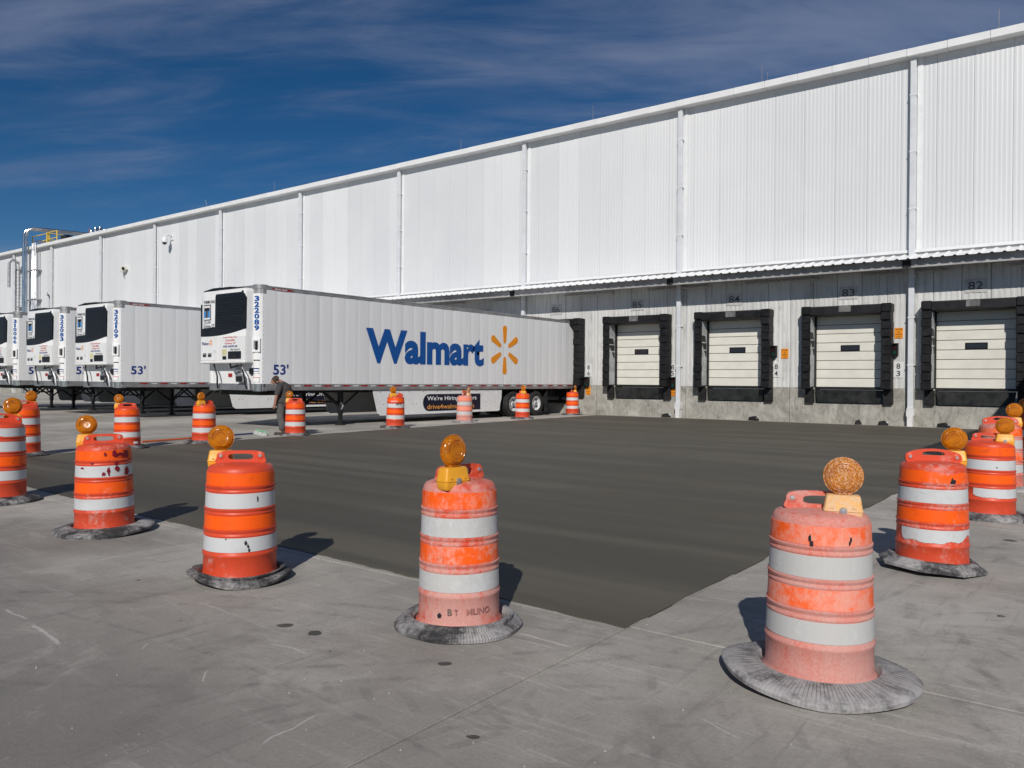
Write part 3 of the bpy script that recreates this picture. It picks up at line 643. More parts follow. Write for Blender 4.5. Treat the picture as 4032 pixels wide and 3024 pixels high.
# dome camera
o = empty('security_camera', (-51.9, WY-0.012, 10.95))
MB().box(-0.16, 0.16, -0.06, 0.02, 0.0, 0.42, 0.02).build('wall_plate', 'trim_white', o)
MB().tube([(0, -0.03, 0.3), (0, -0.35, 0.34), (0, -0.55, 0.22), (0, -0.58, 0.12)], 0.06, 10).build('arm', 'trim_white', o, 40)
MB().lathe([(0.0, 0.16), (0.10, 0.15), (0.17, 0.08), (0.19, -0.05), (0.19, -0.22), (0.16, -0.24)], 20, cx=0, cy=-0.58).build('hood', 'trim_white', o, 40)
MB().lathe([(0.155, -0.22), (0.14, -0.3), (0.08, -0.37), (0.0, -0.39)], 20, cx=0, cy=-0.58).build('dome', 'glass_dark', o, 40)
tag(o, 'white dome security camera on an arm high on the ribbed wall', 'camera')
o = empty('wall_floodlight', (-58.1, WY-0.012, 9.4))
MB().box(-0.5, -0.12, -0.32, 0.02, -0.18, 0.3, 0.03).build('case', 'door_cream', o)
MB().lathe([(0.0, -0.4), (0.11, -0.39), (0.12, -0.3)], 14, cx=0.02, cy=0.05, axis='y').build('lamp', 'vinyl_black', o)
MB().box(-0.12, 0.14, -0.26, -0.1, -0.02, 0.12).build('bracket', 'door_cream', o)
MB().tube([(-0.3, -0.1, -0.18), (-0.36, -0.08, -0.55), (-0.3, 0.0, -0.62)], 0.03, 8).build('conduit', 'galvanised', o)
tag(o, 'cream floodlight box with a black lamp on the upper wall', 'floodlight')
o = empty('vent_gooseneck', (-70.75, WY-0.02, 5.9))
MB().tube([(0, -0.09, 0), (0, -0.09, 2.0), (-0.03, -0.12, 2.25), (-0.12, -0.3, 2.5), (0.1, -0.45, 2.55), (0.2, -0.42, 2.3)], 0.07, 10).build('pipe', 'galvanised', o, 40)
MB().box(-0.1, 0.1, -0.1, 0.02, 1.0, 1.06).build('clamp', 'galvanised', o)
tag(o, 'thin grey gooseneck vent pipe on the wall near the shiny pipes', 'vent pipe')
# refrigerant pipes and roof gear at the far end
def pipe_run(x, r, zt, label, top=True):
    o = empty('insulated_pipe', (x, WY-0.62, 0.0)); pts = [(0, 0, 0.02), (0, 0, zt-1.0), (0, 0, zt-0.55), (0.05, 0.12, zt-0.2), (0.2, 0.45, zt), (0.6, 1.2, zt), (3.2, 9.0, zt-0.05)] if top else [(0, 0.12, 0.02), (0, 0.12, 12.75), (0, 0.4, 12.95), (0, 2.5, 12.95)]
    MB().tube(pts, r, 18).build('jacket', 'pipe_jacket', o, 40)
    for z in (3.0, 5.5, 8.0, 10.5):
        MB().box(-r-0.05, r+0.05, -r*0.3, 0.625, z-0.03, z+0.03).build('clamp', 'galvanised', o)
    return tag(o, label, 'pipe')
pipe_run(-74.62, 0.14, 14.15, 'thicker shiny metal clad pipe rising over the roof edge')
pipe_run(-74.12, 0.12, 14.15, 'slimmer shiny metal clad pipe bending back over the roof')
for x, r in ((-73.2, 0.08), (-72.9, 0.06), (-72.62, 0.05)): o = pipe_run(x, r, 0, f'{["widest", "middle", "thinnest"][[0.08, 0.06, 0.05].index(r)]} of three thin grey service pipes beside the shiny clad pipes', False); o['group'] = 'thin service pipes'
o = empty('wall_ladder', (-76.6, WY-0.35, 3.0))
MB().box(-0.32, -0.26, -0.03, 0.03, 0, 8.4).box(0.26, 0.32, -0.03, 0.03, 0, 8.4).build('stile', 'galvanised', o)
for k in range(26): MB().tube([(-0.29, 0, 0.3+k*0.31), (0.29, 0, 0.3+k*0.31)], 0.018, 6).build('rung', 'galvanised', o)
for k in (1.0, 4.5, 7.8): MB().box(-0.4, 0.4, -0.02, 0.36, k, k+0.05).build('standoff', 'galvanised', o)
MB().tube([(0.28, 0, 8.35), (0.32, -0.5, 8.6), (0.1, -0.7, 8.3), (0.1, -0.72, 6.2)], 0.12, 10).build('conduit', 'galvanised', o, 40)
tag(o, 'grey wall ladder with a curved conduit beside the shiny pipes', 'ladder')
def rail(x0, y0, x1, y1, label):
    o = empty('roof_guardrail', (x0, y0, 12.5)); dx, dy = x1-x0, y1-y0; L = math.hypot(dx, dy); n = max(1, int(L/1.6))
    for k in range(n+1): MB().tube([(dx*k/n, dy*k/n, 0), (dx*k/n, dy*k/n, 1.12)], 0.05, 8).build('post', 'rail_yellow', o)
    for z in (0.55, 1.1): MB().tube([(0, 0, z), (dx, dy, z)], 0.04, 8).build('rail', 'rail_yellow', o)
    return tag(o, label, 'guardrail')
rail(-75.0, WY+0.2, -71.9, WY+0.2, 'yellow guardrail run behind the shiny pipes on the roof')
rail(-71.9, WY+0.1, -70.0, WY+0.1, 'short yellow guardrail frame at the roof edge')
rail(-71.9, WY+0.3, -71.9, WY+3.0, 'yellow guardrail running back across the roof')
o = empty('roof_valve_group', (-67.2, WY+2.0, 12.5))
for k in range(6):
    h = (1.2, 0.9, 1.35, 1.0, 1.3, 1.1)[k]; MB().lathe([(0.0, h), (0.15, h-0.02), (0.17, h-0.1), (0.17, 0.0)], 14, cx=-0.9+k*0.38, cy=0.2*(k % 2)).build('vessel', 'pipe_jacket', o, 40)
MB().tube([(-1.9, 0.3, 1.0), (1.2, 0.3, 1.0)], 0.07, 8).build('header_pipe', 'rust_red', o)
MB().tube([(-1.9, 0.3, 0), (-1.9, 0.3, 1.5)], 0.06, 8).build('riser', 'rust_red', o)
tag(o, 'cluster of shiny capped valve vessels with rusty red pipework on the roof', 'valve group')
o = empty('plant_cabinet', (-71.2, WY+1.4, 12.5)); MB().box(-0.5, 0.5, -0.3, 0.3, 0, 1.0, 0.02).build('case', 'navy_panel', o); MB().box(-0.45, 0.45, -0.33, -0.3, 0.1, 0.9, 0.01).build('door', 'steel_black', o); tag(o, 'dark cabinet behind the yellow roof guardrail', 'cabinet')

# ------------------------------------------------------------------ trailers
TL, TW, TZ0, TZ1 = 16.15, 2.59, 1.10, 4.06; HX = TW/2
def trailer_proto():
    t = empty('refrigerated_trailer')
    NS = 32; y0, y1 = 0.12, TL-0.1; pw = (y1-y0)/NS
    sm = MB(); K = 6; vs = []
    for z in (1.285, 3.945):
        for k in range(K+1):
            u = -pw/2+0.0015+(pw-0.003)*k/K; vs.append((0.006*(1-(2*k/K-1)**4), u, z))
        vs += [(-0.03, pw/2-0.0015, z), (-0.03, -pw/2+0.0015, z)]
    n = K+3; sm.add(vs, [(i, (i+1) % n, n+(i+1) % n, n+i) for i in range(n)]+[tuple(range(n)), tuple(range(n, 2*n))])
    me = sm.mesh('side_panel', 'sheet')
    for s_ in (1, -1):
        for k in range(NS):
            o = link('side_panel', me, t, (s_*(HX-0.006+random.uniform(-0.0015, 0.001)), y0+(k+0.5)*pw, 0), (0, 0, 0 if s_ > 0 else math.pi))
            o.rotation_euler.z += random.uniform(-0.0035, 0.0035)
        MB().box(s_*(HX-0.05), s_*(HX+0.012), 0.14, TL, TZ0, 1.195, 0.006).box(s_*(HX-0.05), s_*(HX+0.004), 0.14, TL, 1.195, 1.288).build('bottom_rail', 'aluminium', t)
        MB().box(s_*(HX-0.06), s_*(HX+0.010), 0.16, TL, 3.94, 4.01, 0.01).box(s_*(HX-0.1), s_*(HX+0.002), 0.16, TL, 4.01, TZ1-0.004, 0.01).build('top_rail', 'aluminium_dull', t)
        rv = MB()
        for k in range(int((TL-0.8)/0.12)): rv.box(s_*(HX+0.004), s_*(HX+0.010), 0.5+k*0.12, 0.514+k*0.12, 1.262, 1.276)
        for k in range(20): rv.box(s_*(HX-0.01), s_*(HX+0.002), 0.15, 0.165, 1.35+k*0.13, 1.365+k*0.13)
        o = rv.build('rivets', 'galvanised', t); o['kind'] = 'stuff'
        for k in range(21):
            y = 0.95+k*0.735
            if y > TL-0.3: break
            MB().box(s_*(HX+0.003), s_*(HX+0.008), y-0.14, y+0.14, 1.212, 1.258).build('reflector', 'marker_red', t)
            if y+0.5 < TL: MB().box(s_*(HX+0.003), s_*(HX+0.008), y+0.26, y+0.48, 1.212, 1.258).build('reflector', 'marker_silver', t)
        cxp = s_*(HX-0.2)
        MB().lathe([(0.2, 1.29), (0.2, 3.83)], 28, cx=cxp, cy=0.2).build('corner_post', 'reefer_white', t, 60)
        MB().lathe([(0.0, TZ1+0.015), (0.21, TZ1+0.015), (0.215, 3.95), (0.205, 3.94), (0.208, 3.83), (0.19, 3.82)], 28, cx=cxp, cy=0.2).build('corner_casting', 'aluminium_dull', t, 35)
        MB().lathe([(0.19, 1.30), (0.208, 1.29), (0.208, TZ0-0.02), (0.0, TZ0-0.02)], 28, cx=cxp, cy=0.2).build('corner_shoe', 'chrome', t, 35)
        MB().box(s_*(HX-0.16), s_*(HX-0.24), 0.16, 0.24, TZ0-0.09, TZ0-0.01).build('post_stub', 'chassis_black', t)
    MB().box(-HX+0.2, HX-0.2, 0.02, 0.12, 1.29, 3.94).build('front_wall', 'reefer_white', t)
    MB().box(-HX+0.2, HX-0.2, -0.03, 0.12, TZ0, 1.29, 0.01).build('front_sill', 'aluminium', t)
    MB().box(-HX+0.2, HX-0.2, 0.0, 0.14, 3.94, TZ1, 0.01).build('front_header', 'aluminium_dull', t)
    MB().box(-HX+0.06, HX-0.06, 0.12, TL-0.02, 4.0, TZ1-0.01).build('roof', 'sheet', t)
    MB().box(-HX+0.05, HX-0.05, 0.12, TL, TZ0+0.01, 1.29).build('floor', 'chassis_black', t)
    for k in range(26):
        MB().box(-HX+0.06, HX-0.06, 0.5+k*0.6, 0.55+k*0.6, TZ0-0.08, TZ0+0.01).build('cross_member', 'chassis_black', t)
    MB().box(-HX, HX, TL-0.10, TL-0.004, 1.12, 4.05, 0.01).build('rear_frame', 'aluminium', t)
    for s_ in (-1, 1): MB().box(s_*0.01, s_*1.2, TL-0.02, TL+0.02, 1.25, 3.92, 0.01).build('rear_door', 'sheet', t)
    # badge, front step box
    MB().prism([(0.40, 4.0), (0.45, 3.955), (0.95, 3.94), (1.02, 3.955), (1.18, 3.965), (1.05, 4.005)], HX+0.004, HX+0.014, 'x').build('maker_badge', 'sticker_red', t)
    lettering(t, 'GREAT DANE', 'text_white', (HX+0.016, 0.72, 3.975), 0.42, 0.045, 'x', 0.02)
    # refrigeration unit
    u = empty('refrigeration_unit'); u.parent = t; u.location = (-0.07, 0, 0); u.scale = (0.96, 1, 1)
    FYU = -0.26
    def prof(y, ins):   # outline of the shell in x,z, rounded corners
        x, z0, z1, r = 1.17-ins, 1.86+ins, 3.98-ins, 0.13; pts = []
        for cx_, cz_, a0 in ((x-r, z1-r, 0), (-x+r, z1-r, 90), (-x+r*0.5, z0+r*0.5, 180), (x-r*0.5, z0+r*0.5, 270)):
            rr = r if cz_ > 3 else r*0.5
            for k in range(6): a = R(a0+18*k); pts.append((cx_+rr*math.cos(a), y, cz_+rr*math.sin(a)))
        return pts
    rings = [prof(0.02, 0.0), prof(FYU+0.08, 0.0), prof(FYU+0.025, 0.015), prof(FYU, 0.05)]
    b = MB(); n = len(rings[0]); b.v = [p for r_ in rings for p in r_]
    for i in range(len(rings)-1):
        for k in range(n): b.f.append((i*n+k, i*n+(k+1) % n, (i+1)*n+(k+1) % n, (i+1)*n+k))
    b.f.append(tuple(3*n+k for k in range(n))); b.f.append(tuple(range(n)))
    b.build('shell', 'reefer_white', u, 35)
    # black upper surround with swept lower edge
    sw = [(-1.16, 2.66)]
    for k in range(11): q = k/10; sw.append((-1.16+2.32*q, 2.66+0.17*q*q-0.02*math.sin(q*math.pi)))
    MB().prism(sw[1:]+[(1.163, 3.70), (1.135, 3.80), (1.04, 3.86), (-0.33, 3.86), (-0.37, 3.79), (-0.39, 2.92), (-1.09, 2.89), (-1.09, 3.6), (-1.16, 3.6)], FYU-0.012, FYU+0.1).build('surround', 'grille_black', u)
    for k in range(12):
        MB().box(-0.29, 1.04, FYU-0.03, FYU-0.008, 2.86+k*0.078, 2.90+k*0.078, 0.006).build('louvre', 'grille_black', u)
    MB().prism([(-1.16, 3.85), (-1.1, 3.96), (-0.5, 4.02), (0.4, 4.0), (1.05, 3.95), (1.0, 3.99), (0.3, 4.05), (-0.6, 4.06), (-1.12, 4.0)], FYU+0.06, FYU+0.2).build('top_trim', 'grille_black', u)
    MB().box(0.98, 1.08, FYU-0.02, FYU+0.1, 3.80, 3.90, 0.02).build('hinge', 'grille_black', u)
    MB().box(-1.15, -0.235, FYU-0.008, FYU+0.02, 1.955, 2.645, 0.006).build('lower_door', 'reefer_white', u)
    MB().box(-0.225, 1.15, FYU-0.008, FYU+0.02, 1.955, 2.63, 0.006).build('lower_door', 'reefer_white', u)
    MB().box(-1.17, 1.17, FYU-0.03, FYU+0.1, 1.865, 1.935, 0.02).build('bumper_strip', 'reefer_white', u)
    for x in (-0.94, -0.66):
        MB().box(x-0.10, x+0.10, FYU-0.016, FYU, 2.05, 2.17, 0.01).build('latch_pocket', 'aluminium_dull', u); MB().box(x-0.08, x+0.07, FYU-0.024, FYU-0.01, 2.06, 2.12, 0.005).build('latch', 'grille_black', u)
    MB().box(0.32, 0.98, FYU-0.03, FYU, 1.985, 2.205, 0.03).build('control_panel', 'grille_black', u)
    MB().box(0.42, 0.72, FYU-0.036, FYU-0.028, 2.03, 2.16, 0.004).build('screen', 'steel_black', u)
    MB().box(0.02, 0.22, FYU-0.016, FYU, 1.97, 2.07, 0.006).build('port_cover', 'grille_black', u)
    MB().box(0.0, 0.24, FYU-0.013, FYU, 2.09, 2.27).build('notice', 'decal_yellow', u)
    MB().box(-0.45, -0.28, FYU-0.013, FYU, 2.17, 2.26).build('notice', 'sign_white', u)
    fy = FYU-0.016
    lettering(u, 'THERMO KING', 'text_black', (-0.70, fy, 3.66), 0.60, 0.085, bold=0.012)
    MB().box(-0.99, -0.62, fy+0.001, FYU+0.01, 3.13, 3.58).build('logo_border', 'text_black', u)
    zz = [(-0.972, 3.148), (-0.638, 3.148), (-0.638, 3.56)]+[(-0.638-0.334*k/8, 3.56-(0.03 if k % 2 else 0.0)) for k in range(1, 9)]
    MB().prism(zz, fy-0.003, fy+0.002).build('logo_field', 'text_white', u)
    for a, b_ in ((-0.96, -0.87), (-0.75, -0.65)): MB().box(a, b_, fy-0.006, fy-0.002, 3.2, 3.40).build('logo_block', 'logo_blue', u)
    MB().box(-0.95, -0.66, fy-0.007, fy-0.002, 3.40, 3.49).build('logo_bar', 'text_black', u); MB().box(-0.855, -0.765, fy-0.008, fy-0.002, 3.2, 3.44).build('logo_stem', 'text_black', u)
    lettering(u, 'Corinne, UT', 'text_black', (-0.71, fy, 2.95), 0.58, 0.12)
    lettering(u, 'DC 6090', 'text_black', (-0.79, fy, 3.07), 0.33, 0.075)
    for k, (tt, ww) in enumerate((('Load Only For', .70), ('DC# 6090', .46), ('Corinne, UT', .56))): lettering(u, tt, 'text_red', (0.42, fy, 2.60-k*0.085), ww, 0.062, bold=0.01)
    lettering(u, 'PRECEDENT', 'text_black', (0.68, fy, 2.25), 0.5, 0.045)
    lettering(u, 'Walmart', 'text_navy', (-0.90, fy, 2.45), 0.38, 0.10, bold=0.005)
    for k in range(6):
        a = R(90+60*k); c_, s2 = math.cos(a), math.sin(a); cxs, czs = -0.60, 2.47
        MB().prism([(cxs+c_*0.03-s2*0.008, czs+s2*0.03+c_*0.008), (cxs+c_*0.09-s2*0.016, czs+s2*0.09+c_*0.016), (cxs+c_*0.09+s2*0.016, czs+s2*0.09-c_*0.016), (cxs+c_*0.03+s2*0.008, czs+s2*0.03-c_*0.008)], fy-0.002, fy+0.002).build('small_emblem_ray', 'emblem_yellow', u)
    # hoses and gladhands under the unit
    hb = MB()
    hb.tube([(-0.75, -0.1, 1.84), (-0.5, -0.22, 1.72), (-0.42, -0.2, 1.5), (-0.55, -0.12, 1.28), (-0.62, -0.06, 1.16)], 0.025, 8)
    hb.build('cable', 'hose_black', t, 40)
    MB().tube([(0.1, -0.12, 1.84), (0.35, -0.25, 1.74), (0.62, -0.2, 1.80)], 0.03, 8).build('cable', 'hose_black', t, 40)
    MB().tube([(0.62, -0.1, 1.84), (0.78, -0.16, 1.7), (0.96, -0.12, 1.45), (1.0, -0.1, 1.12)], 0.035, 8).build('drain_hose', 'galvanised', t, 40)
    MB().tube([(0.68, -0.14, 1.80), (0.86, -0.2, 1.62), (0.9, -0.15, 1.25), (0.9, -0.1, 1.14)], 0.022, 8).build('cable', 'hose_black', t, 40)
    MB().box(0.42, 0.80, -0.16, 0.04, 1.33, 1.56, 0.02).build('connector_box', 'aluminium_dull', t); MB().box(0.5, 0.78, -0.2, -0.15, 1.36, 1.5, 0.02).build('connector', 'grille_black', t)
    MB().box(0.2, 0.40, -0.02, 0.04, 1.40, 1.80, 0.01).build('vent_hood', 'galvanised', t)
    MB().lathe([(0.0, -0.06), (0.09, -0.05), (0.11, 0.03)], 16, cx=1.0, cy=1.64, axis='y').build('round_cap', 'grille_black', t, 40)
    MB().box(-0.18, 0.0, 0.0, 0.03, 1.48, 1.58).build('reflector', 'marker_red', t)
    # post fittings
    for nm, mt, x0_, x1_, z0_, z1_, dp_ in (('permit_box', 'reefer_white', -.12, .12, 2.18, 2.56, .03), ('permit_box_opening', 'aluminium_dull', -.08, .07, 2.26, 2.5, .038), ('permit_box_latch', 'grille_black', -.02, .05, 2.24, 2.48, .046), ('post_slot', 'text_black', -.09, .09, 1.94, 1.965, .012), ('post_plate', 'text_white', -.09, .09, 1.34, 1.48, .010), ('post_plate_stripe', 'text_red', -.09, .09, 1.455, 1.475, .014), ('post_notice', 'text_white', -.08, .08, 1.58, 1.74, .010), ('post_notice_band', 'text_navy', -.08, .08, 1.70, 1.735, .014), ('post_notice_band', 'text_navy', -.08, .08, 1.63, 1.65, .014)):
        o = MB().box(x0_, x1_, -0.2-dp_, -0.12, z0_, z1_, 0.004).build(nm, mt, t); o.matrix_local = Matrix.Translation((HX-0.2, 0.2, 0)) @ Matrix.Rotation(R(24), 4, 'Z')
    # side writing
    lettering(t, "53'", 'text_navy', (HX+0.006, 0.42+0.32, 1.70), 0.52, 0.30, 'x', 0.02)
    # landing gear
    for s_ in (-1, 1):
        x = s_*0.93
        MB().box(x-0.07, x+0.07, 3.16, 3.30, 0.35, TZ0-0.02, 0.01).build('landing_leg', 'chassis_black', t)
        MB().box(x-0.05, x+0.05, 3.18, 3.28, 0.04, 0.5).build('inner_leg', 'steel_black', t)
        MB().lathe([(0.0, 0.06), (0.10, 0.055), (0.17, 0.012), (0.17, 0.0), (0.0, 0.0)], 18, cx=x, cy=3.23).build('foot', 'chassis_black', t)
        for e in (-0.75, 0.75): MB().tube([(x, 3.23, 0.52), (x, 3.23+e, TZ0-0.03)], 0.035, 6).build('brace', 'steel_black', t)
        MB().tube([(x, 3.23, 0.6), (0.05*s_, 3.23, TZ0-0.05)], 0.035, 6).build('brace', 'chassis_black', t)
    MB().tube([(-0.93, 3.23, 0.72), (0.93, 3.23, 0.72)], 0.03, 6).build('cross_shaft', 'chassis_black', t)
    MB().tube([(0.98, 3.2, 0.7), (1.2, 3.12, 0.62), (1.2, 3.05, 0.5)], 0.02, 6).build('crank', 'aluminium', t)
    MB().box(-1.0, 1.0, 0.3, 1.6, TZ0-0.14, TZ0-0.02).build('coupler_plate', 'chassis_black', t)
    # skirts
    for s_ in (1, -1):
        pts = [(4.28, 1.08), (10.95, 1.08), (10.93, 0.75), (10.86, 0.55), (10.83, 0.40), (10.83, 0.30), (10.75, 0.26), (4.62, 0.26), (4.50, 0.34)]
        MB().prism(pts, s_*(HX-0.03), s_*(HX-0.055), 'x').build('side_skirt', 'white_paint', t)
        sc = MB()
        for y in (4.6, 5.2, 5.9, 6.6, 7.3, 8.0, 8.7, 9.4, 10.1, 10.7):
            sc.lathe([(0.0, HX-0.026), (0.016, HX-0.027), (0.018, HX-0.031)], 8, cx=y, cy=1.03, axis='x')
        for y in (4.75, 4.92, 6.1, 6.26, 8.6, 8.76, 10.0, 10.5): sc.lathe([(0.0, HX-0.026), (0.016, HX-0.027), (0.018, HX-0.031)], 8, cx=y, cy=0.62, axis='x')
        if s_ > 0: o = sc.build('skirt_bolts', 'text_black', t); o['kind'] = 'stuff'
    pill = []
    for k in range(9): a = R(90+180*k/8); pill.append((6.58+0.29+0.29*math.cos(a)*1.0, 0.645+0.295*math.sin(a)))
    pill += [(9.65, 0.35), (9.65, 0.94)]
    MB().prism(pill, HX-0.031, HX-0.022, 'x').build('skirt_sign', 'navy_panel', t)
    lettering(t, "We're Hiring Drivers", 'text_white', (HX-0.019, 6.78+1.32, 0.775), 2.64, 0.20, 'x', 0.014)
    lettering(t, 'drive4walmart.com', 'text_orange', (HX-0.019, 6.78+1.25, 0.50), 2.5, 0.165, 'x', 0.014)
    MB().box(HX-0.03, HX+0.02, 8.62, 8.82, 0.97, 1.05, 0.01).build('side_lamp', 'marker_lamp', t)
    # running gear
    MB().box(-0.55, -0.42, 9.6, 15.6, 0.75, TZ0-0.06).box(0.42, 0.55, 9.6, 15.6, 0.75, TZ0-0.06).build('slider_frame', 'chassis_black', t)
    for y in (11.74, 13.26):
        MB().tube([(-1.1, y, 0.5), (1.1, y, 0.5)], 0.07, 10).build('axle', 'chassis_black', t)
        for s_ in (-1, 1):
            for off, nm in ((1.13, 'outer'), (0.80, 'inner')):
                w_ = empty('wheel'); w_.parent = t; w_.location = (s_*off, y, 0.503); w_.rotation_euler = (0, 0, 0 if s_ > 0 else math.pi)
                if 'wm' not in KIDS:
                    KIDS['wm'] = MB().lathe([(0.29, -0.12), (0.40, -0.14), (0.47, -0.13), (0.50, -0.10), (0.502, 0.10), (0.47, 0.13), (0.40, 0.14), (0.29, 0.12)], 36, axis='x').mesh('tyre', 'tyre', 40)
                    KIDS['wr'] = MB().lathe([(0.29, -0.12), (0.29, 0.12), (0.27, 0.125), (0.255, 0.05), (0.20, 0.0), (0.12, -0.005), (0.11, 0.06), (0.08, 0.08), (0.0, 0.085)], 32, axis='x').mesh('rim', 'rim_white', 35)
                    KIDS['wh'] = MB().lathe([(0.075, 0.08), (0.07, 0.12), (0.0, 0.13)], 18, axis='x').mesh('hub', 'galvanised', 35)
                    hh = MB()
                    for k in range(8): a = 2*math.pi*k/8; hh.lathe([(0.0, 0.024), (0.035, 0.02), (0.036, 0.0)], 8, cx=0.2*math.cos(a), cy=0.2*math.sin(a), axis='x')
                    KIDS['wl'] = hh.mesh('hand_holes', 'vinyl_black')
                link('tyre', KIDS['wm'], w_); link('rim', KIDS['wr'], w_); link('hub', KIDS['wh'], w_); link('hand_holes', KIDS['wl'], w_)
    for s_ in (-1, 1):
        MB().box(s_*0.68, s_*1.27, 14.0, 14.02, 0.15, 1.02).build('mud_flap', 'rubber_black', t)
        MB().box(s_*0.5, s_*0.6, TL-0.15, TL-0.05, 0.45, 1.1).build('guard_post', 'chassis_black', t)
    MB().box(-1.15, 1.15, TL-0.15, TL-0.05, 0.45, 0.58, 0.01).build('underride_guard', 'chassis_black', t)
    # big lettering and starburst on the side
    lettering(t, 'Walmart', 'text_blue', (HX+0.0065, 3.94+2.93, 2.52), 5.86, 1.13, 'x', 0.042)
    for k in range(6):
        a = R(90+60*k); c_, s2 = math.cos(a), math.sin(a); r0, r1, w0, w1 = 0.34, 0.95, 0.085, 0.135; loc = []
        for q in range(7): b2 = R(90+180*q/6); loc.append((r0+0.085*math.cos(b2)*0.9, w0*math.sin(b2)))
        for q in range(7): b2 = R(-90+180*q/6); loc.append((r1-0.11+0.11*math.cos(b2), w1*math.sin(b2)))
        MB().prism([(11.07+c_*u_-s2*v_, 2.62+s2*u_+c_*v_) for u_, v_ in loc], HX+0.0005, HX+0.006, 'x').build('emblem_ray', 'emblem_yellow', t)
    return t
tp = trailer_proto()
trs = [(-18.985-HX, 13.315, '322089', '249297108', 'white refrigerated trailer with big blue lettering and a yellow starburst along its side'),
       (-27.05-HX, 13.35, '322109', '249310810', 'white refrigerated trailer numbered 322109, beside an empty dock bay'),
       (-31.15-HX, 13.35, '322083', '249290807', 'white refrigerated trailer numbered 322083, parked between two other trailers'),
       (-35.35-HX, 13.35, '310066', '249270311', 'white refrigerated trailer numbered 310066, in the trailer row'),
       (-39.45-HX, 13.35, '310071', '249270322', 'white refrigerated trailer numbered 310071, unseen, added for darkness under the trailer row'),  # extra trailer out of view, added to keep it dark under the row
       (-0.42+HX, 13.35, '322095', '249290888', 'white refrigerated trailer numbered 322095, backed to dock 81')]
kids0 = list(tp.children)
for i, (x, y, num, arb, lab) in enumerate(trs):
    t = tp if i == 0 else copy_tree(tp)
    t.location = (x, y, 0); t.rotation_euler.z = -0.0093 if i == 0 else 0.0; tag(t, lab, 'trailer', 'trailers backed to the dock')
trailers = [tp]+[o for o in COL.objects if o.name.startswith('refrigerated_trailer.')]
for t, (x, y, num, arb, lab) in zip(trailers, trs):
    for k, ch in enumerate(num):
        o = lettering(t, ch, 'text_blue', (0, 0, 0), 0.15 if ch != '1' else 0.08, 0.15, bold=0.04)
        o.matrix_local = Matrix.Translation((HX-0.2, 0.2, 3.68-k*0.165)) @ Matrix.Rotation(R(24), 4, 'Z') @ Matrix.Translation((0, -0.206, 0)) @ RYF.to_4x4()
    lettering(t, 'ARB '+arb, 'text_navy', (0.335, -0.278, 2.345), 0.70, 0.055, bold=0.01)

# ------------------------------------------------------------------ traffic barrels
def rz(z): return 0.258-(z-0.1)*0.037
BANDS = ((0.235, 0.335, 'white_sheeting'), (0.39, 0.485, 'orange_sheeting'), (0.535, 0.64, 'white_sheeting'), (0.69, 0.78, 'orange_sheeting'))
def drum_mesh():
    p = [(0.0, 0.02), (0.272, 0.02), (0.277, 0.03), (0.275, 0.045), (0.262, 0.06), (rz(0.1), 0.075), (rz(0.2), 0.195), (rz(0.2)+0.007, 0.203), (rz(0.2)+0.007, 0.216), (rz(0.225), 0.226)]
    zs = [(0.335, 0.39), (0.485, 0.535), (0.64, 0.69)]
    for a, b in zs:
        r = rz((a+b)/2)
        p += [(rz(a), a), (r+0.006, a+0.005), (r+0.006, a+0.016), (r+0.001, a+0.021), (r+0.001, b-0.022), (r+0.008, b-0.016), (r+0.008, b-0.005), (rz(b), b)]
    p += [(rz(0.785), 0.782), (0.228, 0.80), (0.216, 0.818), (0.19, 0.828), (0.12, 0.838), (0.0, 0.842)]
    return MB().lathe(p, 56).mesh('drum', 'drum_plastic', 50)
def band_mesh(z0, z1, mat, torn=None):
    m = MB(); n = 56
    if torn is None:
        m.lathe([(rz(z0)-0.001, z0), (rz(z0)+0.003, z0+0.001), (rz(z1)+0.003, z1-0.001), (rz(z1)-0.001, z1)], n); return m.mesh('reflective_band', mat, 50)
    rnd = random.Random(torn[3]); a0, a1, depth, sd, top = torn; n = 72; zs = []
    for i in range(n+1):
        u = i/n; e = min(u, 1-u)*n
        bite = depth*max(0, math.sin(u*9+sd)+math.sin(u*23+sd*2)*0.6)*(z1-z0)*0.5+rnd.uniform(0, 0.006)
        if e < 2: bite += rnd.uniform(0.01, 0.03)
        zs.append(bite)
    vs = []; fs = []
    for i in range(n+1):
        a = a0+(a1-a0)*i/n; lo = z0 if top else z0+min(zs[i], (z1-z0)*0.9); hi = z1-min(zs[i], (z1-z0)*0.9) if top else z1
        for z, o in ((lo, -0.001), (lo, 0.004), (hi, 0.004), (hi, -0.001)): r = rz(z)+o; vs.append((r*math.cos(a), r*math.sin(a), z))
    for i in range(n):
        for k in range(3): fs.append((i*4+k, i*4+4+k, i*4+5+k, i*4+k+1))
    return m.add(vs, fs).mesh('reflective_band', mat, 50)
def sup(t, a, b, e):
    c, s_ = math.cos(t), math.sin(t); return (a*math.copysign(abs(c)**e, c), b*math.copysign(abs(s_)**e, s_))
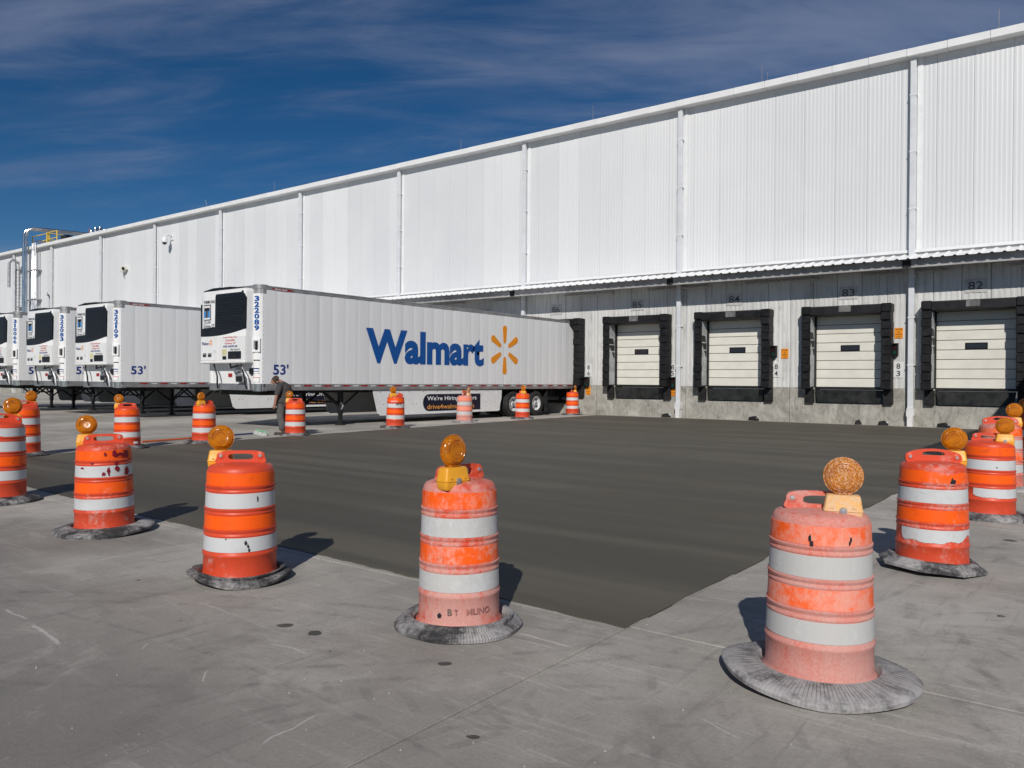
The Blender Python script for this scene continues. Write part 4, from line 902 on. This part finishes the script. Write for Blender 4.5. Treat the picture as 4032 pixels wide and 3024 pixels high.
def handle_mesh(kind):
    N = 40; o_, i_ = [], []
    for k in range(N):
        t = 2*math.pi*k/N; c, s_ = math.cos(t), math.sin(t)
        u, v = sup(t, 1, 1, 0.55)
        if kind == 'bar':
            w_ = 0.165 if v > 0 else 0.165+0.03*(-v)
            o_.append((u*w_, 0.872+v*0.05)); i_.append((sup(t, 0.085, 0.022, 0.6)[0], 0.878+sup(t, 0.085, 0.022, 0.6)[1]))
        else:
            o_.append((u*0.20, 0.86+v*0.045+(0.028*math.cos(u*1.5) if v > 0 else 0))); q = sup(t, 0.08, 0.016, 0.7); i_.append((q[0], 0.890+q[1]+0.008*math.cos(q[0]*14)))
    m = MB().plate_hole(o_, i_, -0.017, 0.017)
    ex = 0.135 if kind == 'bar' else 0.165
    for sx in (-1, 1):
        m.lathe([(0.0, -0.02), (0.02, -0.021), (0.028, -0.017)], 14, cx=sx*ex, cy=0.885 if kind == 'bar' else 0.868, axis='y').lathe([(0.0, 0.02), (0.02, 0.021), (0.028, 0.017)], 14, cx=sx*ex, cy=0.885 if kind == 'bar' else 0.868, axis='y')
    return m.mesh('handle', 'drum_plastic', 40)
def bolt_mesh(): return MB().lathe([(0.0, -0.026), (0.011, -0.0255), (0.013, -0.02), (0.006, -0.018), (0.006, 0.018), (0.013, 0.02), (0.011, 0.0255), (0.0, 0.026)], 10, axis='y').mesh('bolt', 'galvanised')
def ring_mesh(Rr, seed, ribbed=False, seg=72, lip=0.0, poly=None):
    rnd = random.Random(seed); ph = rnd.uniform(0, 6.28); n = seg*2 if ribbed else seg
    prof = [(0.265, 0.004), (0.265, 0.05), (0.285, 0.072), (0.32, 0.07), (Rr-0.055, 0.05), (Rr-0.018, 0.038), (Rr, 0.02), (Rr-0.004, 0.0), (0.265, 0.0)]
    def fn(r, z, a, i, j):
        k = (r-0.265)/(Rr-0.265)
        zz = z+(lip*max(0, math.cos(a-ph))**3*k if 0 < j < 8 else 0)+(0.5*lip*max(0, math.cos(a-ph-2.4))**5*k if 0 < j < 8 else 0)
        rr = r+(0.006*math.sin(3*a+ph)+0.004*math.sin(7*a+ph*2))*k
        if ribbed and 2 < j < 6 and i % 2: zz -= 0.0035
        return rr, max(0.0, zz)
    return MB().lathe(prof, n, fn=fn).mesh('base_ring', 'ring', 35)
HB = MB(); 
def housing_mesh():
    m = MB(); w, d = 0.088, 0.045
    rings = []
    for (sx, sy, z) in ((0.90, 0.86, 0.0), (0.98, 0.96, 0.01), (1.0, 1.0, 0.040), (1.0, 1.0, 0.044)):
        rings.append((sx, sy, z))
    def ringpts(sx, sy, z, r=0.014):
        x, y = w*sx, d*sy; pts = []
        for cx_, cy_, a0 in ((x-r, y-r, 0), (-x+r, y-r, 90), (-x+r, -y+r, 180), (x-r, -y+r, 270)):
            for k in range(4): a = R(a0+30*k); pts.append((cx_+r*math.cos(a), cy_+r*math.sin(a), z))
        return pts
    def stack(rs):
        b = MB(); pts = [ringpts(*q) for q in rs]; n = len(pts[0]); b.v = [p for q in pts for p in q]
        for i in range(len(pts)-1):
            for k in range(n): b.f.append((i*n+k, i*n+(k+1) % n, (i+1)*n+(k+1) % n, (i+1)*n+k))
        b.f += [tuple(range(n)), tuple((len(pts)-1)*n+k for k in range(n))]; return b
    a = stack(rings); b = stack([(1.03, 1.06, 0.046), (1.03, 1.06, 0.054), (0.99, 1.0, 0.058), (0.90, 0.90, 0.108), (0.86, 0.82, 0.120), (0.78, 0.70, 0.124)])
    m.add(a.v, a.f); m.add(b.v, b.f)
    for x in (-0.05, 0.05): m.box(x-0.009, x+0.009, -0.0485, -0.044, 0.060, 0.068)
    return m.mesh('battery_case', 'lamp_housing', 35)
def lens_mesh():
    m = MB(); c = 0.213
    m.lathe([(0.0, -0.030), (0.03, -0.031), (0.055, -0.029), (0.074, -0.023), (0.084, -0.012), (0.088, 0.0), (0.084, 0.012), (0.074, 0.023), (0.055, 0.029), (0.03, 0.031), (0.0, 0.030)], 40, cx=0, cy=c, axis='y')
    for rr in (0.04, 0.062): m.lathe([(rr-0.002, -0.0302), (rr, -0.0325), (rr+0.002, -0.0292)], 32, cx=0, cy=c, axis='y')
    m.box(-0.04, 0.04, -0.026, 0.026, 0.122, 0.136, 0.005)
    return m.mesh('lens', 'lens', 40)
def rim_mesh(): return MB().lathe([(0.085, -0.007), (0.0915, -0.006), (0.0925, 0.0), (0.0915, 0.006), (0.085, 0.007)], 44, cx=0, cy=0.213, axis='y').mesh('lens_rim', 'lens', 50)
def latch_mesh(): return MB().lathe([(0.0, -0.058), (0.014, -0.057), (0.017, -0.045)], 14, cx=0, cy=0.05, axis='y').box(-0.016, 0.016, -0.053, -0.045, 0.03, 0.06).mesh('latch', 'galvanised', 30)
DM, HM = drum_mesh(), {k: handle_mesh(k) for k in ('bar', 'arch')}
BM = bolt_mesh(); BPOS = {'bar': (0.135, 0.885), 'arch': (0.165, 0.868)}
BD = [band_mesh(*b) for b in BANDS]; HOUS, LENS, RIM, LAT = housing_mesh(), lens_mesh(), rim_mesh(), latch_mesh()
def barrel(key, x, y, H, fat, ringR, yaw, lside, lfront, ltwist, dust, seed, label, kind='bar', ribbed=False, lip=0.0, torn=None, ldust=None, tilt=(0, 0), seg=72, lx=None, rtilt=0.0):
    s_ = H/0.80
    b = empty('traffic_barrel', (x, y, 0.0), math.atan2(-x, y)+R(yaw)); tag(b, label, 'traffic barrel', 'orange traffic barrels round the fresh slab')
    rq = random.Random(int(seed*10)); b.rotation_euler = (R(tilt[0]+rq.uniform(-0.9, 0.9)), R(tilt[1]+rq.uniform(-0.9, 0.9)), b.rotation_euler.z)
    def P(o, d): o['dust'] = float(d); o['seed'] = float(seed); return o
    sc = (s_*fat, s_*fat, s_)
    d = P(link('drum', DM, b, None, None, sc), dust); d.rotation_euler = (0, 0, seed*1.7)
    for k, me in enumerate(BD):
        if torn and k in torn: me = band_mesh(*BANDS[k][:2], torn[k][5] if len(torn[k]) > 5 else BANDS[k][2], torn[k][:5])
        o = P(link('reflective_band', me, b, None, None, sc), dust*(0.85 if k % 2 else 0.75))
        if not (torn and k in torn): o.rotation_euler = (0, 0, seed)
    P(link('handle', HM[kind], b, None, None, (s_, s_, s_)), dust*0.8); [link('bolt', BM, b, (sx*BPOS[kind][0]*s_, 0, BPOS[kind][1]*s_), None, (s_, s_, s_)) for sx in (-1, 1)]
    r = P(link('base_ring', ring_mesh(ringR, seed, ribbed, seg, lip), b), min(0.95, 0.42+dust*0.42)); r['ribs'] = 1.0 if ribbed else 0.0
    if rtilt: r.rotation_euler = (0, R(rtilt), R(20)); r.location.z = math.sin(R(abs(rtilt)))*ringR*0.98
    L = link('warning_light', None, b, ((lx if lx is not None else 0.12)*lside*s_, (-0.078 if lfront else 0.078)*s_, 0.795*s_), (0, 0, R(ltwist)), (s_, s_, s_))
    ld = dust if ldust is None else ldust
    for nm, me in (('battery_case', HOUS), ('lens', LENS), ('lens_rim', RIM), ('latch', LAT)): P(link(nm, me, L), ld)
    return b
TP = math.pi
barrel('A', -1.14, 4.00, 0.79, 0.985, 0.46, 8, 1, 1, -6, 1.22, 1.3, 'dust-caked pink traffic barrel with a caked light on a wide ribbed rubber base', ribbed=True, lip=0.05, ldust=0.95, lx=0.09)
barrel('B', -3.06, 3.53, 0.82, 0.90, 0.375, 42, -1, 1, 0, 1.0, 2.1, 'dusty traffic barrel with stencilled black letters near its base and its amber light turned aside', ribbed=True, lip=0.01, ldust=0.12)
barrel('C', -5.00, 3.36, 0.80, 0.98, 0.36, -8, -1, 0, 4, 0.5, 3.4, 'bright orange traffic barrel with a cracked lower white band and a curled rubber base', lip=0.075, ldust=0.1, lx=0.15)
barrel('D', -7.53, 3.61, 0.79, 1.0, 0.435, -4, -1, 0, 2, 0.62, 4.2, 'orange traffic barrel splashed with dark red paint on its upper bands', lip=0.03, ldust=0.08, lx=0.15)
barrel('E', -10.26, 3.70, 0.87, 1.0, 0.45, 4, 1, 0, 0, 0.30, 5.5, 'worn dark orange traffic barrel with a peeling white band and grey rubber base', kind='arch', ldust=0.08, torn={3: (-TP/2-1.6, -TP/2+1.5, 0.8, 5, False, 'white_sheeting')})
barrel('F', -15.83, 6.12, 0.86, 0.98, 0.42, 10, 1, 0, 0, 0.22, 6.1, 'orange traffic barrel with an arched handle on a pale base beyond the slab edge', kind='arch', ldust=0.05)
barrel('G', -15.98, 8.10, 0.80, 0.98, 0.41, 0, -1, 0, 0, 0.12, 7.9, 'clean orange traffic barrel with a small white plate low on its side', ldust=0.05, lx=0.15)
barrel('H', -16.10, 9.88, 0.82, 0.96, 0.42, 28, -1, 1, 0, 0.2, 8.3, 'orange traffic barrel standing over the blue part of the broom pole', kind='arch', ldust=0.05)
barrel('I', -16.62, 12.75, 0.82, 0.98, 0.38, 0, -1, 0, 0, 0.25, 9.2, 'orange traffic barrel directly beside the stooping worker', ldust=0.05, lx=0.15)
barrel('J', -17.16, 16.81, 0.90, 0.95, 0.45, 24, -1, 1, 0, 0.12, 10.4, 'orange traffic barrel with letters near its top in front of the white trailer skirt', kind='arch', ldust=0.1)
barrel('K', -17.69, 20.61, 0.87, 0.98, 0.44, 64, 1, 1, 0, 1.9, 11.6, 'traffic barrel caked almost white with dust in front of the navy skirt sign', ldust=1.0)
barrel('L', -17.70, 23.96, 0.92, 0.93, 0.44, -50, 1, 1, 20, 0.34, 12.7, 'orange traffic barrel in front of the trailer wheels', ldust=0.1)
barrel('M', -18.29, 28.33, 0.92, 0.93, 0.46, 75, 1, 1, 0, 0.05, 13.3, 'clean orange traffic barrel beside the rear corner of the trailer at the wall', ldust=0.4)
barrel('N', -1.12, 6.91, 0.80, 1.0, 0.385, 14, 1, 0, -12, 0.72, 14.8, 'battered traffic barrel with torn bands on a flat faceted base lifted off the ground', kind='arch', ldust=0.05, seg=8, rtilt=3.0, lx=0.17,
       torn={0: (-TP/2-1.2, -TP/2+1.9, 0.75, 2, False, 'white_sheeting'), 3: (-3.0, 2.6, 0.5, 4, True, 'orange_sheeting')})
barrel('O', -1.08, 9.98, 0.79, 1.04, 0.42, 12, 1, 1, -4, 0.22, 15.1, 'traffic barrel with a torn off lower white band and smooth bright orange bands', ldust=0.08, lx=0.13, torn={0: (-TP/2-0.75, -TP/2+2.2, 0.2, 7, False, 'white_sheeting')})
barrel('P', -1.23, 12.67, 0.86, 1.0, 0.42, 12, 1, 0, -6, 1.0, 16.6, 'dusty pinkish traffic barrel with an arched handle next to one with a torn band', kind='arch', ldust=0.05, lx=0.17)
barrel('Q', -0.99, 15.40, 0.88, 1.0, 0.42, 10, -1, 0, 0, 0.15, 17.2, 'traffic barrel standing in the shadow of a parked trailer', ldust=0.05)
bars = [o for o in COL.objects if o.name.startswith('traffic_barrel')]
def curved_text(b, txt, mat, w, h, z, ang, H, fat, off=0.006, bold=0.02):
    me = text_mesh(txt, mat, w, h, bold).copy(); s_ = H/0.8
    for v in me.vertices:
        r = rz(z/s_)*s_*fat+off; a = ang+v.co.x/r; v.co = Vector((r*math.cos(a), r*math.sin(a), z+v.co.y))
    me.flip_normals() if False else None
    return link('lettering', me, b)
plain('text_worn', (0.33, 0.14, 0.12), 0.7, var=0.2, scale=20)
curved_text(bars[1], 'B', 'text_grey', 0.026, 0.038, 0.137, -TP/2-0.95, 0.82, 0.90)
curved_text(bars[1], 'T', 'text_worn', 0.02, 0.034, 0.135, -TP/2-0.80, 0.82, 0.90)
curved_text(bars[1], 'MLINO', 'text_worn', 0.15, 0.036, 0.137, -TP/2-0.25, 0.82, 0.90)
curved_text(bars[9], 'BARSTO', 'text_white', 0.2, 0.04, 0.79, -TP/2-0.6, 0.9, 0.95, 0.004)
curved_text(bars[9], '3H', 'text_black', 0.17, 0.08, 0.72, -TP/2-0.1, 0.9, 0.95, 0.012)
pl = MB(); vs = []
for k in range(7):
    a = -TP/2+0.45+0.4*k/6
    for z in (0.10, 0.145): vs.append((0.266*math.cos(a), 0.266*math.sin(a), z))
pl.add(vs, [(2*k, 2*k+2, 2*k+3, 2*k+1) for k in range(6)]).build('name_plate', 'text_white', bars[6])

def blob(b, mat, ang, z, w, h, H, fat, seed, off=0.0075, name='paint_splash', band=True):
    rnd = random.Random(seed); s_ = H/0.8; vs = []; n = 14
    for k in range(n):
        t = 2*math.pi*k/n; q = rnd.uniform(0.6, 1.1); zz = z+math.sin(t)*h/2*q; r = rz(zz/s_)*s_*fat+off; a = ang-TP/2+math.cos(t)*w/2*q/r
        vs.append((r*math.cos(a), r*math.sin(a), zz))
    return MB().add(vs, [tuple(range(n))]).build(name, mat, b)
plain('splash_red', (0.22, 0.008, 0.02), 0.5)
for k, (a, z, w, h) in enumerate(((0.75, 0.72, .16, .05), (0.45, 0.74, .05, .07), (0.12, 0.735, .03, .05), (-0.35, 0.66, .04, .03), (0.5, 0.655, .05, .05), (0.05, 0.56, .04, .05), (0.22, 0.58, .03, .09), (0.52, 0.60, .06, .06), (0.95, 0.57, .07, .09), (-0.75, 0.615, .05, .02), (0.95, 0.73, .09, .08))): blob(bars[3], 'splash_red', a, z, w, h, 0.79, 1.0, 40+k)
for k, (a, z, w, h) in enumerate(((-0.33, 0.715, .014, .04), (-0.30, 0.69, .02, .035), (0.46, 0.715, .012, .03), (0.43, 0.70, .012, .025))): blob(bars[0], 'text_black', a, z, w, h, 0.79, 0.985, 60+k, name='scuff_mark')
for k, (a, z, w, h) in enumerate(((0.28, 0.30, .02, .04), (0.34, 0.275, .018, .03), (0.37, 0.25, .016, .025), (-0.25, 0.33, .012, .012), (0.62, 0.60, .01, .05))): blob(bars[2], 'text_black', a, z, w, h, 0.80, 0.98, 70+k, name='crack_mark')
blob(bars[1], 'text_black', -1.2, 0.115, .03, .035, 0.82, 0.90, 81, name='hole_mark'); blob(bars[14], 'text_black', 0.1, 0.56, .02, .012, 0.79, 1.04, 82, name='scuff_mark'); blob(bars[14], 'text_black', 0.5, 0.745, .014, .012, 0.79, 1.04, 83, name='scuff_mark')
blob(bars[13], 'text_black', 0.35, 0.70, .05, .07, 0.80, 1.0, 84, name='scuff_mark')

# ------------------------------------------------------------------ chocks by the wall
for x, r_, w_ in ((-14.35, 0.2, 0.34), (-10.75, -0.3, 0.36), (-7.05, 0.4, 0.2), (-6.25, 0.1, 0.32), (-4.42, -0.2, 0.36), (-18.9, 0.3, 0.32)):
    o = empty('wheel_chock', (x, WY-0.24, 0.0), r_)
    MB().prism([(-w_/2, 0.0), (w_/2, 0.0), (w_/2, 0.05), (0.04, 0.17), (-w_/2+0.03, 0.13)], -0.09, 0.09).build('wedge', 'rubber_black', o)
    MB().tube([(w_/2-0.06, -0.03, 0.06), (w_/2, 0, 0.13), (w_/2-0.06, 0.03, 0.06)], 0.012, 6).build('eye', 'galvanised', o)
    tag(o, f'black rubber wheel chock at the wall foot near dock {near_dock(x)}', 'wheel chock', 'wheel chocks by the dock wall')

# ------------------------------------------------------------------ broom on the ground
a_, c_ = Vector((-17.0, 8.95, 0.03)), Vector((-17.35, 12.0, 0.045))
o = empty('floor_broom', (-17.4, 12.25, 0.0)); off = Vector((17.4, -12.25, 0))
mid = a_.lerp(c_, 0.42)
MB().tube([a_+off, mid+off], 0.022, 8).build('pole_section', 'pole_orange', o, 40); MB().tube([mid+off, c_+off], 0.020, 8).build('pole_section', 'pole_blue', o, 40)
MB().tube([mid+off-Vector((0, .08, 0)), mid+off+Vector((0, .08, 0))], 0.026, 8).build('coupling', 'hose_black', o)
bd = Vector((0.9, -0.36, 0)).normalized()
hd = link('head', MB().box(-0.46, 0.46, -0.04, 0.04, 0.075, 0.115, 0.008).mesh('head', 'brush_green'), o, None, (R(-25), 0, math.atan2(bd.y, bd.x)))
link('bristles', MB().prism([(-0.035, 0.078), (0.035, 0.078), (0.06, 0.0), (-0.06, 0.0)], -0.455, 0.455, 'x').mesh('bristles', 'brush_white'), o, (0, 0, 0), (0, 0, math.atan2(bd.y, bd.x)))
tag(o, 'long floor broom with pale green head and orange and blue pole on the concrete', 'broom')

# ------------------------------------------------------------------ worker
def skin_obj(name, mat, parent, nodes, edges, root, sub=2):
    me = bpy.data.meshes.new(name); me.from_pydata([n_[:3] for n_ in nodes], edges, []); me.materials.append(M[mat])
    o = link(name, me, parent); md = o.modifiers.new('skin', 'SKIN'); md.use_smooth_shade = True
    for i, n_ in enumerate(nodes):
        sv = me.skin_vertices[0].data[i]; sv.radius = (n_[3], n_[4] if len(n_) > 4 else n_[3]); sv.use_root = (i == root)
    sd = o.modifiers.new('sub', 'SUBSURF'); sd.levels = sub; sd.render_levels = sub; return o
wk = empty('person', (-17.02, 12.62, 0.0), math.atan2(17.02, 12.62)-R(4)); tag(wk, 'worker in a dark grey shirt and cap standing stooped with head bowed', 'person')
# local: -x is the side the worker faces, -y towards the photographer
B_ = [(0.06, 0.02, 0.92, 0.10, 0.10), (0.07, 0.02, 1.05, 0.12, 0.12), (0.06, 0.0, 1.19, 0.12, 0.12), (0.02, -0.02, 1.32, 0.065, 0.065), (-0.05, -0.04, 1.37, 0.055), (-0.10, -0.05, 1.385, 0.085), (-0.155, -0.06, 1.37, 0.088), (-0.185, -0.065, 1.33, 0.06),
      (-0.04, -0.17, 1.27, 0.062), (-0.10, -0.215, 1.02, 0.045), (-0.145, -0.215, 0.80, 0.034), (-0.155, -0.21, 0.74, 0.036),
      (0.05, 0.15, 1.25, 0.062), (0.01, 0.19, 1.02, 0.045), (-0.02, 0.2, 0.82, 0.034), (-0.03, 0.2, 0.76, 0.036),
      (0.03, -0.07, 0.80, 0.07), (-0.01, -0.085, 0.47, 0.062), (0.04, -0.08, 0.10, 0.045), (-0.06, -0.085, 0.045, 0.04),
      (0.09, 0.10, 0.80, 0.07), (0.08, 0.115, 0.47, 0.062), (0.14, 0.12, 0.10, 0.045), (0.04, 0.115, 0.045, 0.04)]
E_ = [(0, 1), (1, 2), (2, 3), (3, 4), (4, 5), (5, 6), (6, 7), (3, 8), (8, 9), (9, 10), (10, 11), (3, 12), (12, 13), (13, 14), (14, 15), (0, 16), (16, 17), (17, 18), (18, 19), (0, 20), (20, 21), (21, 22), (22, 23)]
nb = len(B_)
for hx, hy, hz in ((-0.155, -0.21, 0.74), (-0.03, 0.2, 0.76)):   # fingers
    src = 11 if hy < 0 else 15
    for k, (dx, dy, L1, L2) in enumerate(((-0.030, -0.012, .035, .030), (-0.012, -0.02, .040, .034), (0.008, -0.018, .038, .032), (0.026, -0.008, .030, .026), (-0.04, 0.012, .016, .022))):
        i0 = len(B_); B_ += [(hx+dx, hy+dy, hz-L1, 0.0105), (hx+dx-0.008, hy+dy+0.012, hz-L1-L2, 0.0095)]; E_ += [(src, i0), (i0, i0+1)]
skin_obj('body', 'skin', wk, B_, E_, 0)
sb = MB(); rgs = [(0.05, 0.01, 0.74, .205, .20), (0.05, 0.01, 0.76, .21, .205), (0.055, 0.015, 0.90, .20, .19), (0.07, 0.02, 1.05, .185, .17), (0.075, 0.01, 1.15, .19, .175), (0.06, 0.0, 1.23, .18, .175), (0.035, -0.01, 1.30, .145, .15), (0.0, -0.02, 1.35, .095, .10), (-0.03, -0.03, 1.375, .068, .068)]
n = 22; vs = []
for (cx_, cy_, z_, rx_, ry_) in rgs:
    for k in range(n): a = 2*TP*k/n; q = 1+0.03*math.sin(3*a+z_*21)+0.02*math.sin(5*a-z_*33); vs.append((cx_+rx_*q*math.cos(a), cy_+ry_*q*math.sin(a), z_+0.012*math.sin(2*a)))
sb.add(vs, [(r_*n+k, r_*n+(k+1) % n, (r_+1)*n+(k+1) % n, (r_+1)*n+k) for r_ in range(len(rgs)-1) for k in range(n)])
sb.tube([(0.0, -0.10, 1.27), (-0.03, -0.165, 1.24), (-0.07, -0.20, 1.13), (-0.092, -0.212, 1.03)], 0.088, 14, r2=0.072); sb.tube([(0.05, 0.09, 1.26), (0.045, 0.15, 1.23), (0.03, 0.185, 1.12), (0.015, 0.19, 1.03)], 0.088, 14, r2=0.072)
sb.build('shirt', 'shirt', wk, 60, False)
skin_obj('trousers', 'trousers', wk, [(0.06, 0.02, 0.93, 0.175, 0.175), (0.0, -0.08, 0.80, 0.125), (-0.02, -0.085, 0.48, 0.1), (0.03, -0.08, 0.22, 0.092), (0.03, -0.08, 0.09, 0.092), (0.12, 0.11, 0.80, 0.125), (0.12, 0.115, 0.48, 0.1), (0.15, 0.12, 0.22, 0.092), (0.15, 0.12, 0.09, 0.092)],
    [(0, 1), (1, 2), (2, 3), (3, 4), (0, 5), (5, 6), (6, 7), (7, 8)], 0)
for x, y in ((0.02, -0.085), (0.12, 0.12)):
    sh = MB().box(-0.20, 0.10, -0.05, 0.05, 0.0, 0.025, 0.01).box(-0.19, 0.09, -0.046, 0.046, 0.022, 0.075, 0.022).box(-0.03, 0.09, -0.045, 0.045, 0.06, 0.13, 0.02)
    s2 = link('shoe', sh.mesh('shoe', 'shoe', 50), wk, (x, y, 0.002), (0, 0, R(14)))
# cap: crown split in a dark back and tan front, brim pointing down
CT = Matrix.Translation((-0.125, -0.055, 1.385)) @ Matrix.Rotation(R(-52), 4, 'Y') 
def cap_part(name, mat, a0, a1):
    m = MB().lathe([(0.118, 0.0), (0.117, 0.03), (0.108, 0.07), (0.08, 0.105), (0.04, 0.12), (0.0, 0.124)], 20, R(a0), R(a1)); o = m.build(name, mat, wk, 60); o.matrix_local = CT; return o
cap_part('cap_crown', 'cap_brown', -115, 115); cap_part('cap_front', 'cap_tan', 115, 245)
br = [(-0.10, -0.085), (-0.16, -0.075), (-0.195, -0.04), (-0.205, 0), (-0.195, 0.04), (-0.16, 0.075), (-0.10, 0.085)]
o = MB().prism(br, -0.006, 0.004, 'z').build('cap_brim', 'cap_tan', wk); o.matrix_local = CT
for y in (-0.14, 0.03):
    MB().lathe([(0.0, 0.012), (0.018, 0.01), (0.026, 0.0), (0.018, -0.01), (0.0, -0.012)], 10, cx=-0.10, cy=1.35, axis='y').build('ear', 'skin', wk, 60).location.y = y
MB().lathe([(0.0, 0.03), (0.014, 0.01), (0.018, -0.015), (0.0, -0.02)], 10, cx=-0.262, cy=-0.07).build('nose', 'skin', wk, 60).location.z = 1.33
for y in (-0.10, -0.035): MB().lathe([(0.0, 0.009), (0.007, 0.005), (0.009, 0), (0.007, -0.005), (0.0, -0.009)], 8, cx=-0.236, cy=y).build('eye', 'hair', wk, 60).location.z = 1.362
MB().box(-0.238, -0.225, -0.09, -0.045, 1.283, 1.291, 0.003).build('mouth', 'hair', wk)
